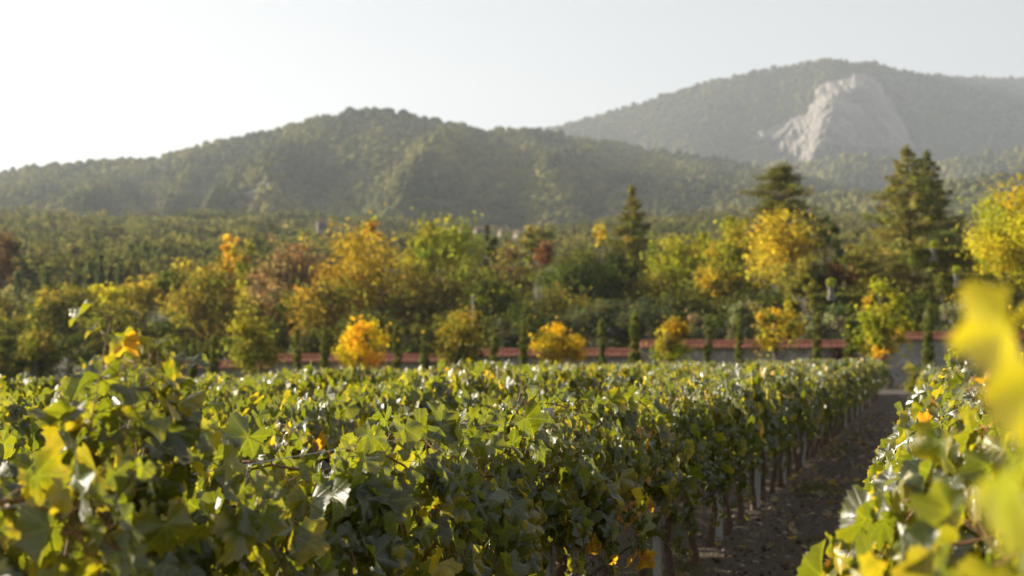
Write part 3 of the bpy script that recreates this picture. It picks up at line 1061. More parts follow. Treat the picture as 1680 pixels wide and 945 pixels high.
# dark shrubs that close the gaps under the trees
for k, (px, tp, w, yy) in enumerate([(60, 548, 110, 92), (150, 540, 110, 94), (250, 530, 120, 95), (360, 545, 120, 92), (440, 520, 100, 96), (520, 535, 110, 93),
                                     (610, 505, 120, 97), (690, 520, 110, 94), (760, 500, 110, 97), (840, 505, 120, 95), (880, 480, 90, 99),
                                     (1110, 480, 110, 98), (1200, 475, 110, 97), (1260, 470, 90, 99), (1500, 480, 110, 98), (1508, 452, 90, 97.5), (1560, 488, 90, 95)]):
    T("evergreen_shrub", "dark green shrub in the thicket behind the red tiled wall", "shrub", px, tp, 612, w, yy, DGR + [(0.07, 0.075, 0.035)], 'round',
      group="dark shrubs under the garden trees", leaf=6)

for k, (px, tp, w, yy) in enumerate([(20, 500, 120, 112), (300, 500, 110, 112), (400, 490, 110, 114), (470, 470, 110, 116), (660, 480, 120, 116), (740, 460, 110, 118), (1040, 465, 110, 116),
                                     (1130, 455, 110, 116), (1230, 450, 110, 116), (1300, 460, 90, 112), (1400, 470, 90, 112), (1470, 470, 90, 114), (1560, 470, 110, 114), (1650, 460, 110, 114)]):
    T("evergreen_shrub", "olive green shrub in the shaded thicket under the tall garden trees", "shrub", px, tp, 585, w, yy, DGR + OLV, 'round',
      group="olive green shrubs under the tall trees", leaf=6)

# grey-green olives behind the wall
olives = [(830, 528, 70, "small grey olive bush left of the wide grey olives"),
          (915, 512, 100, "grey olive bush behind the yellow topped tree"),
          (985, 490, 120, "wide dark grey olive bush, left of the widest pair"),
          (1055, 486, 120, "wide dark grey olive bush, right of the widest pair"),
          (1150, 505, 62, "pale topped olive left of the slim cypress pair on the right"),
          (1222, 491, 74, "pale grey olive left of the sparse yellow tree"),
          (1322, 500, 60, "pale grey olive between sparse yellow tree and clipped hedge"),
          (1372, 502, 84, "wide pale grey olive under the lowest clipped hedge"),
          (1420, 505, 60, "grey olive behind the tall yellow green tree by the wall"),
          (1540, 500, 60, "small silvery olive right of the tall yellow green tree"),
          (1580, 483, 84, "largest silvery olive by the right end of the wall"),
          (1640, 500, 70, "silvery olive near the right edge behind the orange tree")]
for px, tp, w, lab in olives:
    T("olive_tree", lab, "olive tree", px, tp, 585, w, 84 + rng.random() * 3, GRY if px > 1100 else [(0.075, 0.085, 0.055), (0.09, 0.1, 0.065)], 'round', leaf=5, dens=1.1,
      group="grey olives behind the wall")

# clipped hedges on terraces with brown retaining wall and planters
M_RWALL = simple_mat("red_brown_stone", (0.04, 0.026, 0.022), (0.075, 0.05, 0.04), 2.5, 0.9, 0.03)


def hedge(x0, x1, top, bot, Y, label):
    a, b = at(x0, bot, Y), at(x1, top, Y)
    L_, h, d = b[0] - a[0], b[2] - a[2], 1.3
    root = empty("clipped_hedge", ((a[0] + b[0]) / 2, Y, a[2]), label, "hedge", "clipped hedges on the terraces")
    n = int(L_ * h * 420)
    P = np.stack([(rng.random(n) - .5) * L_, (rng.random(n) - .5) * d, rng.random(n) * h], -1)
    f = rng.integers(0, 3, n)
    P[f == 0, 2] = h * (1 + 0.06 * rng.normal(size=(f == 0).sum()))
    P[f == 1, 1] = -d / 2 * (1 + 0.12 * rng.normal(size=(f == 1).sum()))
    V, Q = quads_at(P, rng.normal(size=P.shape), 0.22 * (0.6 + 0.8 * rng.random(n)))
    mesh("foliage", V, Q, M_LEAF, col=np.repeat(pal([(0.11, 0.125, 0.03), (0.14, 0.145, 0.035)], n), 4, 0), parent=root)
    for i in range(int(L_ / 0.9)):
        x = -L_ / 2 + 0.4 + i * 0.9
        mb = MB()
        mb.tube([(x, 0, -0.6), (x + .05, 0, h * .7)], [0.05, 0.03], 5)
        mb.build("trunk", M_BARK, root)
    return root


def terrace(x0, x1, top, Y, label):
    a, b = at(x0, top, Y), at(x1, top, Y)
    g = float(min(ground_z(a[0], Y), ground_z(b[0], Y))) - 0.5
    mb = MB()
    mb.box((a[0], Y - .3, g), (b[0], Y + 0.6, a[2]))
    o = mb.build("terrace_wall", M_RWALL)
    return tag(o, label, "retaining wall")


hedge(1325, 1445, 486, 514, 95.0, "lowest and longest clipped hedge above the grey olives")
terrace(1325, 1445, 509, 96.0, "low brown terrace wall under the longest clipped hedge")
hedge(1490, 1606, 410, 440, 104.0, "highest clipped hedge beside the twin spruces' right foot")
hedge(1535, 1632, 453, 482, 99.0, "middle clipped hedge left of the large yellow tree")
M_PALE = simple_mat("pale_stone", (0.14, 0.135, 0.12), (0.2, 0.19, 0.17), 6, 0.85)
for px, tp, Y, lab in [(1532, 398, 103.0, "pale stone pedestal with lime plant on the highest terrace"), (1570, 441, 98.0, "pale stone pedestal with lime plant on the middle terrace"),
                       (1364, 462, 94.0, "pale stone pedestal with lime plant on the lowest terrace")]:
    p = at(px, tp + 26, Y)
    root = empty("planter", p, lab, "planter", "stone pedestals with lime plants")
    mb = MB()
    mb.box((-.24, -.24, -.2), (.24, .24, .1))
    mb.box((-.15, -.15, .1), (.15, .15, .62))
    mb.box((-.22, -.22, .62), (.22, .22, .70))
    mb.build("pedestal", M_PALE, root)
    n = 260
    d = rng.normal(size=(n, 3))
    d /= np.linalg.norm(d, axis=1)[:, None]
    P = d * 0.36 * rng.random((n, 1)) ** .4 + (0, 0, 0.98)
    V, Q = quads_at(P, d, 0.16 * (0.6 + 0.8 * rng.random(n)))
    mesh("foliage", V, Q, M_LEAF, col=np.repeat(pal([(0.28, 0.3, 0.04)], n), 4, 0), parent=root)

# ------------------------------------------------------------------ the stone wall with its tiled cap
def stone_mat():
    m, nt, out = new_mat("grey_rubble_stone")
    tc = N(nt, "ShaderNodeTexCoord")
    vo = N(nt, "ShaderNodeTexVoronoi", i_Scale=3.2)
    ve = N(nt, "ShaderNodeTexVoronoi", i_Scale=3.2, feature='DISTANCE_TO_EDGE')
    no = N(nt, "ShaderNodeTexNoise", i_Scale=1.2, i_Detail=6.0)
    for n in (vo, ve, no):
        L(nt, tc.outputs["Object"], n.inputs["Vector"])
    sp = N(nt, "ShaderNodeSeparateColor")
    L(nt, vo.outputs["Color"], sp.inputs[0])
    c = mixc(nt, sp.outputs[0], (0.34, 0.32, 0.28), (0.52, 0.49, 0.44))
    c = mixc(nt, math_n(nt, 'LESS_THAN', ve.outputs[0], 0.04), c, (0.20, 0.19, 0.17))
    k = math_n(nt, 'MULTIPLY_ADD', no.outputs[0], 2.5, True)
    k.node.inputs[2].default_value = -0.9
    c = mixc(nt, math_n(nt, 'MULTIPLY', k, 0.45), c, (0.25, 0.21, 0.16))
    p = N(nt, "ShaderNodeBsdfPrincipled", i_Roughness=0.9)
    L(nt, c, p.inputs["Base Color"])
    b = N(nt, "ShaderNodeBump", i_Strength=1.0, i_Distance=0.04)
    L(nt, ve.outputs[0], b.inputs["Height"])
    L(nt, b.outputs[0], p.inputs["Normal"])
    L(nt, p.outputs[0], out.inputs[0])
    return m


M_STONE = stone_mat()
M_TILE = simple_mat("red_roof_tile", (0.26, 0.09, 0.055), (0.55, 0.22, 0.13), 4.5, 0.75)
WY = 75.0
wall = empty("stone_wall", (0, WY, 0), "long grey stone wall stepping up to the right under a red barrel tile cap", "wall")
for x0, x1, top in [(262, 446, 593), (446, 736, 582.5), (736, 1049, 573.5), (1049, 1430, 559.5), (1430, 1760, 546)]:
    a, b = at(x0, top, WY), at(x1, top, WY)
    z1 = a[2]
    zb = z1 - 3.4
    mb = MB()
    mb.box((a[0], -.22, zb), (b[0] - 0.004, .22, z1 - 0.36))
    for zz in (z1 - 0.44,):
        mb.box((a[0], -.30, zz), (b[0] - 0.004, .30, zz + 0.085))
    mb.build("wall_section", M_STONE, wall)
    # barrel tiles: two slopes of rolls and a ridge roll
    xs = np.arange(a[0], b[0], 0.032)
    roll = 0.06 * np.abs(np.sin((xs - a[0]) / 0.24 * np.pi))
    prof = [(-.48, z1 - .35), (-.36, z1 - .28), (-.24, z1 - .2), (-.12, z1 - .12), (0, z1 - .06), (.12, z1 - .12), (.24, z1 - .2), (.36, z1 - .28), (.48, z1 - .35)]
    V = []
    for y, z in prof:
        V.append(np.stack([xs, np.full(len(xs), y), z + roll], -1))
    V = np.vstack(V)
    Vb = V - (0, 0, 0.035)
    nf = grid_faces(len(prof), len(xs))
    cap = MB()
    cap.add(V, nf)
    cap.add(Vb, nf[:, ::-1])
    k = len(xs)
    e = np.arange(k - 1)
    front = np.stack([e, e + 1, e + 1 + len(V), e + len(V)], -1)
    cap.add(np.vstack([V, Vb]), front)
    cap.tube([(a[0] - .02, 0, z1 - .02), (b[0] + .02, 0, z1 - .02)], 0.085, 8)
    cap.build("tile_cap", M_TILE, wall, False)

# red creeper on the wall
p = at(1384, 600, WY - .4)
n = 900
P = np.stack([rng.normal(size=n) * .35, rng.random(n) * .25, rng.random(n) * 1.6], -1)
V, Q = quads_at(P, rng.normal(size=(n, 3)) + (0, -1, 0), .1 * (0.6 + rng.random(n)))
root = empty("creeper", (p[0], WY - .55, p[2] - .6), "dark red creeper hanging on the stone wall beside a slim cypress", "creeper")
mesh("foliage", V, Q, M_LEAF, col=np.repeat(pal([(0.16, 0.05, 0.03), (0.12, 0.08, 0.03)], n), 4, 0), parent=root)
mb = MB()
mb.tube([(0, .2, -.6), (.1, .15, .5), (-.1, .15, 1.5)], [.04, .03, .01], 5)
mb.build("stem", M_BARK, root)

# grey pole
M_METAL = simple_mat("galvanised_steel", (0.36, 0.36, 0.35), (0.50, 0.50, 0.49), 30, 0.5, metallic=0.2)
M_POLE = simple_mat("weathered_pole", (0.16, 0.145, 0.135), (0.22, 0.2, 0.19), 12, 0.8)
p0, p1 = at(776, 600, 79), at(776, 488, 79)
root = empty("lamp_pole", (p0[0], 79, float(ground_z(p0[0], 79))), "thin grey lamp pole rising behind the round green tree", "lamp pole")
zt = p1[2] - float(ground_z(p0[0], 79))
mb = MB()
mb.tube([(0, 0, 0), (0, 0, zt)], [.07, .05], 8)
mb.build("pole", M_POLE, root, True)
mb = MB()
mb.tube([(0, 0, zt - .05), (0, 0, zt + .06), (0, 0, zt + .1)], [.09, .09, .03], 8)
mb.build("cap", M_POLE, root, True)

# ------------------------------------------------------------------ young trees and slim cypresses in front of the wall
T("young_maple", "dark green young tree with orange tips left of the first green one", "young tree", 62, 531, 640, 96, 72, DGR + OLV, 'round', tip=(0.15, 0.12, 0.03), leaf=6)
T("young_maple", "dull green low tree at the left edge in front of the shrubs", "young tree", 8, 545, 640, 70, 71, DGR + OLV[2:], 'round', leaf=6)
T("young_maple", "green young tree left of the first red tiles", "young tree", 247, 535, 640, 96, 71, OLV + LIME[2:], 'round', leaf=6)
T("young_maple", "green and yellow young tree at the first step of the wall", "young tree", 414, 515, 632, 108, 70, LIME[2:] + OLV, 'round', tip=(0.26, 0.23, 0.03), leaf=6)
T("young_maple", "fully bright orange yellow young tree in front of the wall", "young tree", 592, 526, 620, 94, 69, [(0.58, 0.40, 0.02), (0.55, 0.44, 0.025), (0.54, 0.33, 0.02)], 'round', leaf=6, dens=1.1)
T("young_maple", "round green young tree with small orange top beside the pole", "young tree", 755, 506, 624, 104, 69, OLV + LIME[2:] + DGR, 'round', tip=(0.26, 0.19, 0.03), leaf=6)
T("young_maple", "young tree with bright orange top and green lower half", "young tree", 920, 521, 620, 96, 69, [(0.26, 0.2, 0.02), (0.16, 0.14, 0.02)], 'round', tip=(0.68, 0.43, 0.01), leaf=6)
T("young_maple", "slender green and orange young tree right of centre", "young tree", 1098, 511, 622, 82, 69, LIME + OLV, 'round', tip=(0.36, 0.22, 0.02), leaf=6)
T("young_maple", "sparse yellow young tree left of the lowest hedge", "young tree", 1274, 486, 592, 90, 71, YEL + OLV[:1], 'sparse', dens=0.8, leaf=6, ncl=32)
T("young_maple", "tall sparse yellow and green young tree near the last wall step", "young tree", 1450, 464, 622, 104, 68, YEL + LIME + LIME, 'sparse', dens=1.0, leaf=6, ncl=50)
T("young_maple", "orange young tree half behind the near right vines", "young tree", 1636, 488, 600, 80, 66, ORA + YEL, 'sparse', dens=1.1, leaf=6, ncl=46)
T("round_bush", "small round green bush at the foot of the wall near the aisle's end", "bush", 1506, 586, 655, 56, 60, LIME[2:] + OLV, 'round', leaf=6)

cyp = [(187, 552, 11), (318, 559, 10), (352, 554, 11), (488, 544, 10), (533, 544, 11), (651, 535, 11), (697, 542, 12), (811, 534, 10), (859, 529, 11),
       (987, 525, 11), (1041, 513, 14), (1161, 519, 11), (1213, 520, 11), (1340, 519, 11), (1393, 502, 13), (1523, 497, 15), (1578, 512, 11)]
where = ["leftmost slim cypress, left of the first young green tree", "slim cypress left of the pair by the first red tiles", "slim cypress right of the pair by the first red tiles",
         "slim shadowed cypress right of the green and yellow tree", "slim cypress just left of the bright orange tree", "slim cypress between bright orange and round green tree, left one",
         "slim cypress close to the round green tree's left side", "slim shadowed cypress right of the round green tree", "slim cypress left of the orange topped tree",
         "slim cypress right of the orange topped tree", "taller slim cypress where the wall steps up in the middle", "slim dark cypress right of the slender green and orange tree",
         "slim dark cypress left of the sparse yellow tree", "slim dark cypress right of the sparse yellow tree", "tall slim cypress beside the red creeper",
         "thickest slim cypress in front of the highest wall section", "last slim cypress behind the near right vines"]
for (px, tp, w), lab in zip(cyp, where):
    T("slim_cypress", lab, "cypress", px, tp - 7, 640, w * 1.55, 72.5, [(0.13, 0.15, 0.038), (0.16, 0.175, 0.045)], 'column', mat=M_NEEDLE, leaf=3.4, dens=4.5, ncl=90,
      group="slim young cypresses along the wall")

# ------------------------------------------------------------------ grapevines
def leaf_template(npts, rings, seed, fold, droop, wave):
    r_ = np.random.default_rng(seed)
    th = np.linspace(-150, 150, npts)
    lob = np.zeros(npts)
    for a, l, w in ((0, 1.0, 38), (54, .94, 36), (-54, .94, 36), (108, .82, 38), (-108, .82, 38), (145, .66, 28), (-145, .66, 28)):
        lob = np.maximum(lob, l * np.exp(-((th - a) / w) ** 2 * 0.42))
    lob = 0.55 * lob.max() * 0 + lob
    if npts > 30:
        lob = lob * (1 + 0.05 * np.where(np.arange(npts) % 2 == 0, 1, -1))
    lob *= 1 + 0.04 * r_.normal(size=npts)
    ang = np.radians(90 - th)
    out = np.stack([np.cos(ang) * lob, np.sin(ang) * lob], -1) * 0.62
    pts = [np.zeros((1, 2))]
    for k in range(1, rings + 1):
        pts.append(out * (k / rings) ** 0.9)
    P = np.vstack(pts)
    x, y = P[:, 0], P[:, 1]
    rr_ = np.hypot(x, y)
    z = fold * np.abs(x) - droop * np.maximum(y, 0) ** 2 - 0.35 * droop * x ** 2 + wave * rr_ ** 2 * np.sin(5 * np.arctan2(x, y) + seed)
    V = np.stack([x, y, z], -1)
    T_ = []
    for i in range(npts - 1):
        T_.append((0, 1 + i + 1, 1 + i))
        for k in range(1, rings):
            a, b = 1 + (k - 1) * npts + i, 1 + k * npts + i
            T_.append((a, a + 1, b + 1))
            T_.append((a, b + 1, b))
    return V, np.array(T_), P


LEAVES = {1: [leaf_template(45, 3, s, f, d, w) for s, f, d, w in ((1, .25, .5, .35), (2, .1, .9, .4), (3, .45, .4, .3), (4, -.15, .6, .45), (5, .6, .7, .4), (6, .8, .3, .3), (7, .1, 1.3, .25))],
          2: [leaf_template(15, 1, s, f, d, w) for s, f, d, w in ((1, .3, .5, .2), (2, .15, .9, .2), (3, .5, .5, .2))],
          3: [leaf_template(8, 1, s, f, d, w) for s, f, d, w in ((1, .4, .5, .1), (2, .2, .9, .1))]}


def leaf_mesh(name, B, nrm, tip, size, col, lod, parent=None):
    """B: where the stalk meets the blade; nrm: face normal; tip: towards the leaf tip"""
    nrm = nrm / np.linalg.norm(nrm, axis=1)[:, None]
    tip = tip - (tip * nrm).sum(1)[:, None] * nrm
    tip /= np.linalg.norm(tip, axis=1)[:, None] + 1e-9
    xa = np.cross(tip, nrm)
    Fm = np.stack([xa, tip, nrm], 1)            # rows: local axes in world space
    tl = LEAVES[lod]
    which = rng.integers(0, len(tl), len(B))
    Vs, Ts, Us, Cs, off = [], [], [], [], 0
    for k, (tv, tt, uv) in enumerate(tl):
        q = np.where(which == k)[0]
        if not len(q):
            continue
        V = np.einsum('vj,njk->nvk', tv, Fm[q]) * size[q][:, None, None] + B[q][:, None]
        Vs.append(V.reshape(-1, 3))
        n = len(tv)
        Ts.append((tt[None] + (np.arange(len(q)) * n)[:, None, None]).reshape(-1, 3) + off)
        Us.append(np.tile(np.column_stack([uv, np.zeros(n)]), (len(q), 1)))
        Cs.append(np.repeat(col[q], n, 0))
        off += len(q) * n
    return mesh(name, np.vstack(Vs), np.vstack(Ts), M_VLEAF if lod == 1 else M_VLEAF2, col=np.vstack(Cs), extra={"luv": np.vstack(Us)}, parent=parent,
                smooth_shade=(lod == 1))


VG = np.array([(0.018, 0.031, 0.008), (0.023, 0.038, 0.009), (0.015, 0.027, 0.008), (0.036, 0.050, 0.010)])
VY = np.array([(0.10, 0.12, 0.015), (0.17, 0.155, 0.016), (0.08, 0.105, 0.015)])
VO = np.array([(0.50, 0.26, 0.02), (0.34, 0.12, 0.02), (0.42, 0.34, 0.02)])


def vine_colors(n, yellow=0.12, orange=0.01, z=None):
    c = VG[rng.integers(0, len(VG), n)].copy()
    u = rng.random(n)
    y = u < yellow
    c[y] = VY[rng.integers(0, len(VY), y.sum())]
    o_ = u > 1 - orange
    c[o_] = VO[rng.integers(0, len(VO), o_.sum())]
    c *= (1 + 0.15 * rng.normal(size=(n, 1))).clip(.6, 1.5)
    age = np.where(y, 0.9 * rng.random(n), np.where(rng.random(n) < .12, .8, 0.15 * rng.random(n)))
    return np.column_stack([c, age])


def vine_shoots(top=1.5, half=0.30, tall=0, extra_side=0, bot=0.42, length=1.0, n_up=13, n_side=9):
    """skeleton of shoots: list of (points, reach)"""
    S = []
    for i in range(n_up):
        y = (-0.5 + (i + rng.random()) / n_up) * length
        zt = top + 0.05 * rng.normal() - 0.04
        if rng.random() < 0.16:
            zt += 0.08 + 0.09 * rng.random()
        xs = rng.normal() * 0.11
        t = np.linspace(0, 1, 9)
        P = np.stack([xs * t ** 0.8 + 0.02 * rng.normal(size=9), y + 0.12 * rng.normal() * t, 0.68 + (zt - 0.68) * t], -1)
        S.append(P)
    for sd_ in (-1, 1):
        for i in range(n_side + extra_side):
            y = (-0.5 + (i + rng.random()) / (n_side + extra_side)) * length
            t = np.linspace(0, 1, 9)
            xm = half * (0.75 + 0.4 * rng.random())
            zs = 0.95 + 0.4 * rng.random()
            ze = bot + 0.32 * rng.random() ** 1.3
            P = np.stack([sd_ * (0.04 + (xm - 0.04) * np.sin(t * 1.6) ** 0.8), y + 0.2 * rng.normal() * t, zs + 0.12 * np.sin(t * 3.1) - (zs - ze) * t ** 1.4], -1)
            S.append(P)
    for i in range(tall):
        y = (rng.random() - .5) * length * .5
        t = np.linspace(0, 1, 9)
        P = np.stack([0.10 * rng.normal() * t, y + 0.15 * rng.normal() * t, 1.1 + (top + 0.10 - 1.1 + .22 * rng.random()) * t], -1)
        S.append(P)
    return S


def leaves_on(S, per, half, smax=0.118, drop=0.0):
    B, Nn, Tp, Sz, Pet = [], [], [], [], []
    for P in S:
        k = int(per)
        t = (np.arange(k) + rng.random(k)) / k
        q = np.stack([np.interp(t * 8, np.arange(9), P[:, c]) for c in range(3)], -1)
        side = np.where(np.arange(k) % 2 == 0, 1.0, -1.0)
        outx = np.sign(q[:, 0] + 0.10 * rng.normal(size=k))
        outx = np.where(np.abs(q[:, 0]) > 0.1, np.sign(q[:, 0]), outx)
        pd = np.stack([outx * (0.5 + 0.5 * rng.random(k)), side * (0.3 + .5 * rng.random(k)), 0.35 + 0.5 * rng.normal(size=k)], -1)
        pd /= np.linalg.norm(pd, axis=1)[:, None]
        pl = 0.05 + 0.06 * rng.random(k)
        b = q + pd * pl[:, None]
        topness = smooth((q[:, 2] - 1.2) / 0.35)
        nn = np.stack([outx * (1.0 - 0.55 * topness), 0.45 * rng.normal(size=k), 0.35 + 0.75 * topness + 0.3 * rng.normal(size=k)], -1) + 0.28 * rng.normal(size=(k, 3))
        tp = np.stack([outx * (0.35 + 0.4 * rng.random(k)), 0.55 * rng.normal(size=k), -1.0 + 0.5 * rng.normal(size=k) + 0.8 * topness], -1)
        sz = smax * (0.5 + 0.66 * rng.random(k)) * np.where(t > 0.85, 0.62, 1.0)
        B.append(b); Nn.append(nn); Tp.append(tp); Sz.append(sz); Pet.append(q)
    return np.vstack(B), np.vstack(Nn), np.vstack(Tp), np.concatenate(Sz), np.vstack(Pet)


def trunk_mb(lod, y=0):
    mb = MB()
    k = 8 if lod == 1 else 5
    P = np.array([(0, 0, -.08), (.015, .01, .12), (-.02, -.01, .32), (.01, .015, .52), (0, 0, .70)]) + rng.normal(size=(5, 3)) * (.01, .01, 0)
    mb.tube(P, [.042, .032, .027, .028, .03], k)
    for s in (-1, 1):
        Q_ = np.array([(0, 0, .66), (.01, s * .15, .73), (-.01, s * .32, .72), (0, s * .5, .735)]) + rng.normal(size=(4, 3)) * .006
        mb.tube(Q_, [.024, .019, .016, .012], k)
    return mb


def make_vine(lod, label, group, yellow=.12, orange=.01, top=1.5, half=.3, tall=0, smax=.118, per=16, bot=.47, extra=None, n_up=13, n_side=9):
    root = empty("grapevine", (0, 0, 0), label, "grapevine", group)
    S = vine_shoots(top, half, tall, 0, bot, n_up=n_up, n_side=n_side)
    B, Nn, Tp, Sz, Q = leaves_on(S, per, half, smax)
    ok = (np.abs(B[:, 0]) < half + .12) & (np.abs(B[:, 1]) < .72)     # no leaf hangs loose beyond the row
    B, Nn, Tp, Sz, Q = B[ok], Nn[ok], Tp[ok], Sz[ok], Q[ok]
    col = vine_colors(len(B), yellow, orange)
    if extra is not None:
        eb, en, et, es, ec = extra
        B = np.vstack([B, eb]); Nn = np.vstack([Nn, en]); Tp = np.vstack([Tp, et]); Sz = np.concatenate([Sz, es]); col = np.vstack([col, ec])
        Q = np.vstack([Q, eb + (0.05, 0.02, -.05)])
    leaf_mesh("foliage", B, Nn, Tp, Sz, col, lod, root)
    mb = trunk_mb(lod)
    mb.build("trunk", M_VBARK, root, True)
    if lod == 1:
        mb = MB()
        for P in S:
            mb.tube(P, np.array([.0042, .0038, .0034, .003, .0026, .0022, .0016, .0012, .0008]), 4)
        for b, q in zip(B, Q):
            mb.tube([q, (q + b) / 2 + (0, 0, .008), b], [.0017, .0013, .0012], 3)
        mb.build("cane", M_CANE, root)
    return root


def copy_tree(o, parent=None):
    c = o.copy()
    COL.objects.link(c)
    c.parent = parent
    for ch in list(o.children):
        copy_tree(ch, c)
    return c


ROWDIR = -math.atan(SLOPE)      # local +Y of a vine points along its row


def place(root, s, Y, flip=False, dz=0.0, sc=1.0):
    X = s + SLOPE * Y
    root.location = (X, Y, float(ground_z(X, Y)) + dz)
    root.rotation_euler = (0, 0, ROWDIR + (math.pi if flip else 0))
    root.scale = (sc, sc, sc * (1 + (.035 if Y > 7 else .012) * rng.normal() + .05 * float(vnoise(s * .9, Y / 2.2, 8))))


STEP = 0.96                     # depth between two vines of a row (1 m along the row)
S1 = -1.77
SR = 0.29
PITCHR = 2.07                   # distance between rows, measured across the view

# -- first row: near vines, each its own mesh
yv_ = 2.15
near_labels = ["yellowing big leaved grapevine at the near left corner",
               "grapevine with one tall leafy shoot standing above the row on the left",
               "large leaved grapevine right of the tall leafy shoot",
               "backlit grapevine second right of the tall leafy shoot",
               "grapevine with glossy white lit leaves left of the yellow dying leaves",
               "grapevine with yellow and orange dying leaves hanging low",
               "dark green grapevine just right of the yellow dying leaves",
               "dark green grapevine left of the nearest trellis post",
               "dark green grapevine above the nearest trellis posts",
               "dark green grapevine behind the second nearest trellis post"]
GR1 = "grapevines of the hedge row left of the bare aisle"
Y_ = yv_
k = 0
while k < len(near_labels):
    ex = None
    yl, orr, tl, sm, tp_ = .13, .012, 0, .118, 1.36
    if k == 0:
        yl, tp_, sm = .55, 1.38, .12
    if k == 1:
        yl, tl, sm = .35, 9, .11
    if k in (2, 3):
        yl, sm = .16, .12
    if k == 5:
        n = 12
        eb = np.column_stack([0.30 + .06 * rng.normal(size=n), .18 * rng.normal(size=n), .78 + .13 * rng.normal(size=n)])
        ex = (eb, np.column_stack([np.ones(n), .5 * rng.normal(size=n), .3 * rng.normal(size=n)]), np.column_stack([.2 * np.ones(n), .4 * rng.normal(size=n), -np.ones(n)]),
              .10 + .04 * rng.random(n), np.column_stack([VO[rng.integers(0, 3, n)], rng.random(n)]))
    v = make_vine(1, near_labels[k], GR1, yl, orr, tp_, .33, tl, sm, per=16, extra=ex, bot=.42 if k != 5 else .62)
    place(v, S1, Y_, rng.random() < .5 and k != 5)
    Y_ += STEP
    k += 1

# -- right row: near vines beside the camera
right_labels = ["nearest grapevine at the right edge with blurred big yellow leaves",
                "grapevine at the right edge just behind the blurred yellow leaves",
                "bright lime grapevine bulging over the aisle at lower right",
                "third grapevine of the right row, reaching into the aisle",
                "fourth grapevine of the right row with toothed leaves over the aisle",
                "fifth grapevine of the right row",
                "sharpest grapevine at the far tip of the right row"]
GRR = "grapevines of the row at the right edge"
Y_ = 1.85
for k, lab in enumerate(right_labels):
    ex = None
    if k == 0:
        x0, y0 = SR + SLOPE * Y_, Y_
        pts = [((0.290, .64, 1.572), (-.6, .7, .35), (.5, .3, -1), .066, (0.34, 0.27, 0.006)), ((0.345, .92, 1.565), (-.5, .8, .2), (.3, .3, -1), .08, (0.20, 0.20, 0.012)),
               ((0.35, 1.0, 1.50), (-.7, .6, .4), (.1, 0, -1), .09, (0.10, 0.13, 0.02)), ((0.37, 1.06, 1.60), (-.5, .8, .3), (-.4, 0, -1), .08, (0.26, 0.25, 0.01))]
        ca, sa = math.cos(-ROWDIR), math.sin(-ROWDIR)
        eb, en, et, es, ec = [], [], [], [], []
        for p_, n_, t_, s_, c_ in pts:
            d_ = np.array([p_[0] - x0, p_[1] - y0, p_[2]])
            rot = lambda q: [q[0] * ca - q[1] * sa, q[0] * sa + q[1] * ca, q[2]]
            eb.append(rot(d_)); en.append(rot(n_)); et.append(rot(t_)); es.append(s_); ec.append((*c_, .3))
        ex = tuple(np.array(q, float) for q in (eb, en, et, es, ec))
    v = make_vine(1, lab, GRR, .45 if k < 2 else .3, .02, 1.42 if k == 0 else 1.50, .44, 0, .115, per=17, extra=ex, n_side=11)
    place(v, SR, Y_, k > 0 and rng.random() < .5)
    Y_ += STEP

# -- the rest of the individual vines: copies of a few kinds
protos2 = [make_vine(2, "x", "x", .13, .006, 1.27, .31, 0, .125, per=13) for _ in range(8)]
protos2y = [make_vine(2, "x", "x", .25, .010, 1.20, .31, 0, .125, per=15) for _ in range(5)]
used_p = set()


def put(protos, s, Y, label, group):
    i = int(rng.integers(0, len(protos)))
    pr = protos[i]
    if id(pr) in used_p:
        v = copy_tree(pr)
    else:
        used_p.add(id(pr))
        v = pr
    v["label"], v["group"] = label, group
    place(v, s, Y, rng.random() < .5, 0.0, 1 + .035 * rng.normal())


Y_ = 2.15 + STEP * len(near_labels)
while Y_ < 54.5:
    put(protos2, S1, Y_, "green grapevine merged in the hedge row just left of the bare aisle", GR1)
    Y_ += STEP
Y_ = 1.95 + STEP * len(right_labels)
while Y_ < 30:
    put(protos2, SR, Y_, "green grapevine further back in the right edge row, mostly hidden by nearer vines", GRR)
    Y_ += STEP
count = 120
names = ["second", "third", "fourth", "fifth", "sixth"]
for r in range(5):
    s = S1 - PITCHR * (r + 1)
    Y0 = max(3.5, s / (-840 / F - SLOPE) - 1.0)
    Y_ = Y0
    while Y_ < 58:
        put(protos2y, s, Y_, f"yellow green grapevine merged in the {names[r]} hedge row left of the aisle", f"grapevines of the {names[r]} row left of the aisle")
        Y_ += STEP
# the many further rows, as one mass
tm = []
for _ in range(5):
    S = vine_shoots(1.17, .3, 0, 0, .7, n_up=12, n_side=4)
    tm.append(leaves_on(S, 8, .3, .17))
acc = [[], [], [], [], []]
ca, sa = math.cos(ROWDIR), math.sin(ROWDIR)
for r in range(5, 24):
    s = S1 - PITCHR * (r + 1)
    Y_ = s / (-840 / F - SLOPE) - 1.0
    while Y_ < 67:
        B, Nn, Tp, Sz, _q = tm[int(rng.integers(0, 5))]
        rot = lambda A: np.stack([A[:, 0] * ca - A[:, 1] * sa, A[:, 0] * sa + A[:, 1] * ca, A[:, 2]], -1)
        X = s + SLOPE * Y_
        acc[0].append(rot(B) * (1 + .04 * rng.normal()) + (X, Y_, float(ground_z(X, Y_))))
        acc[1].append(rot(Nn)); acc[2].append(rot(Tp)); acc[3].append(Sz)
        Y_ += STEP
B = np.vstack(acc[0])
o = leaf_mesh("distant_vines", B, np.vstack(acc[1]), np.vstack(acc[2]), np.concatenate(acc[3]), vine_colors(len(B), .35, .015), 3)
tag(o, "yellow green mass of further vine rows filling the field before the wall", "vineyard", kind="stuff")

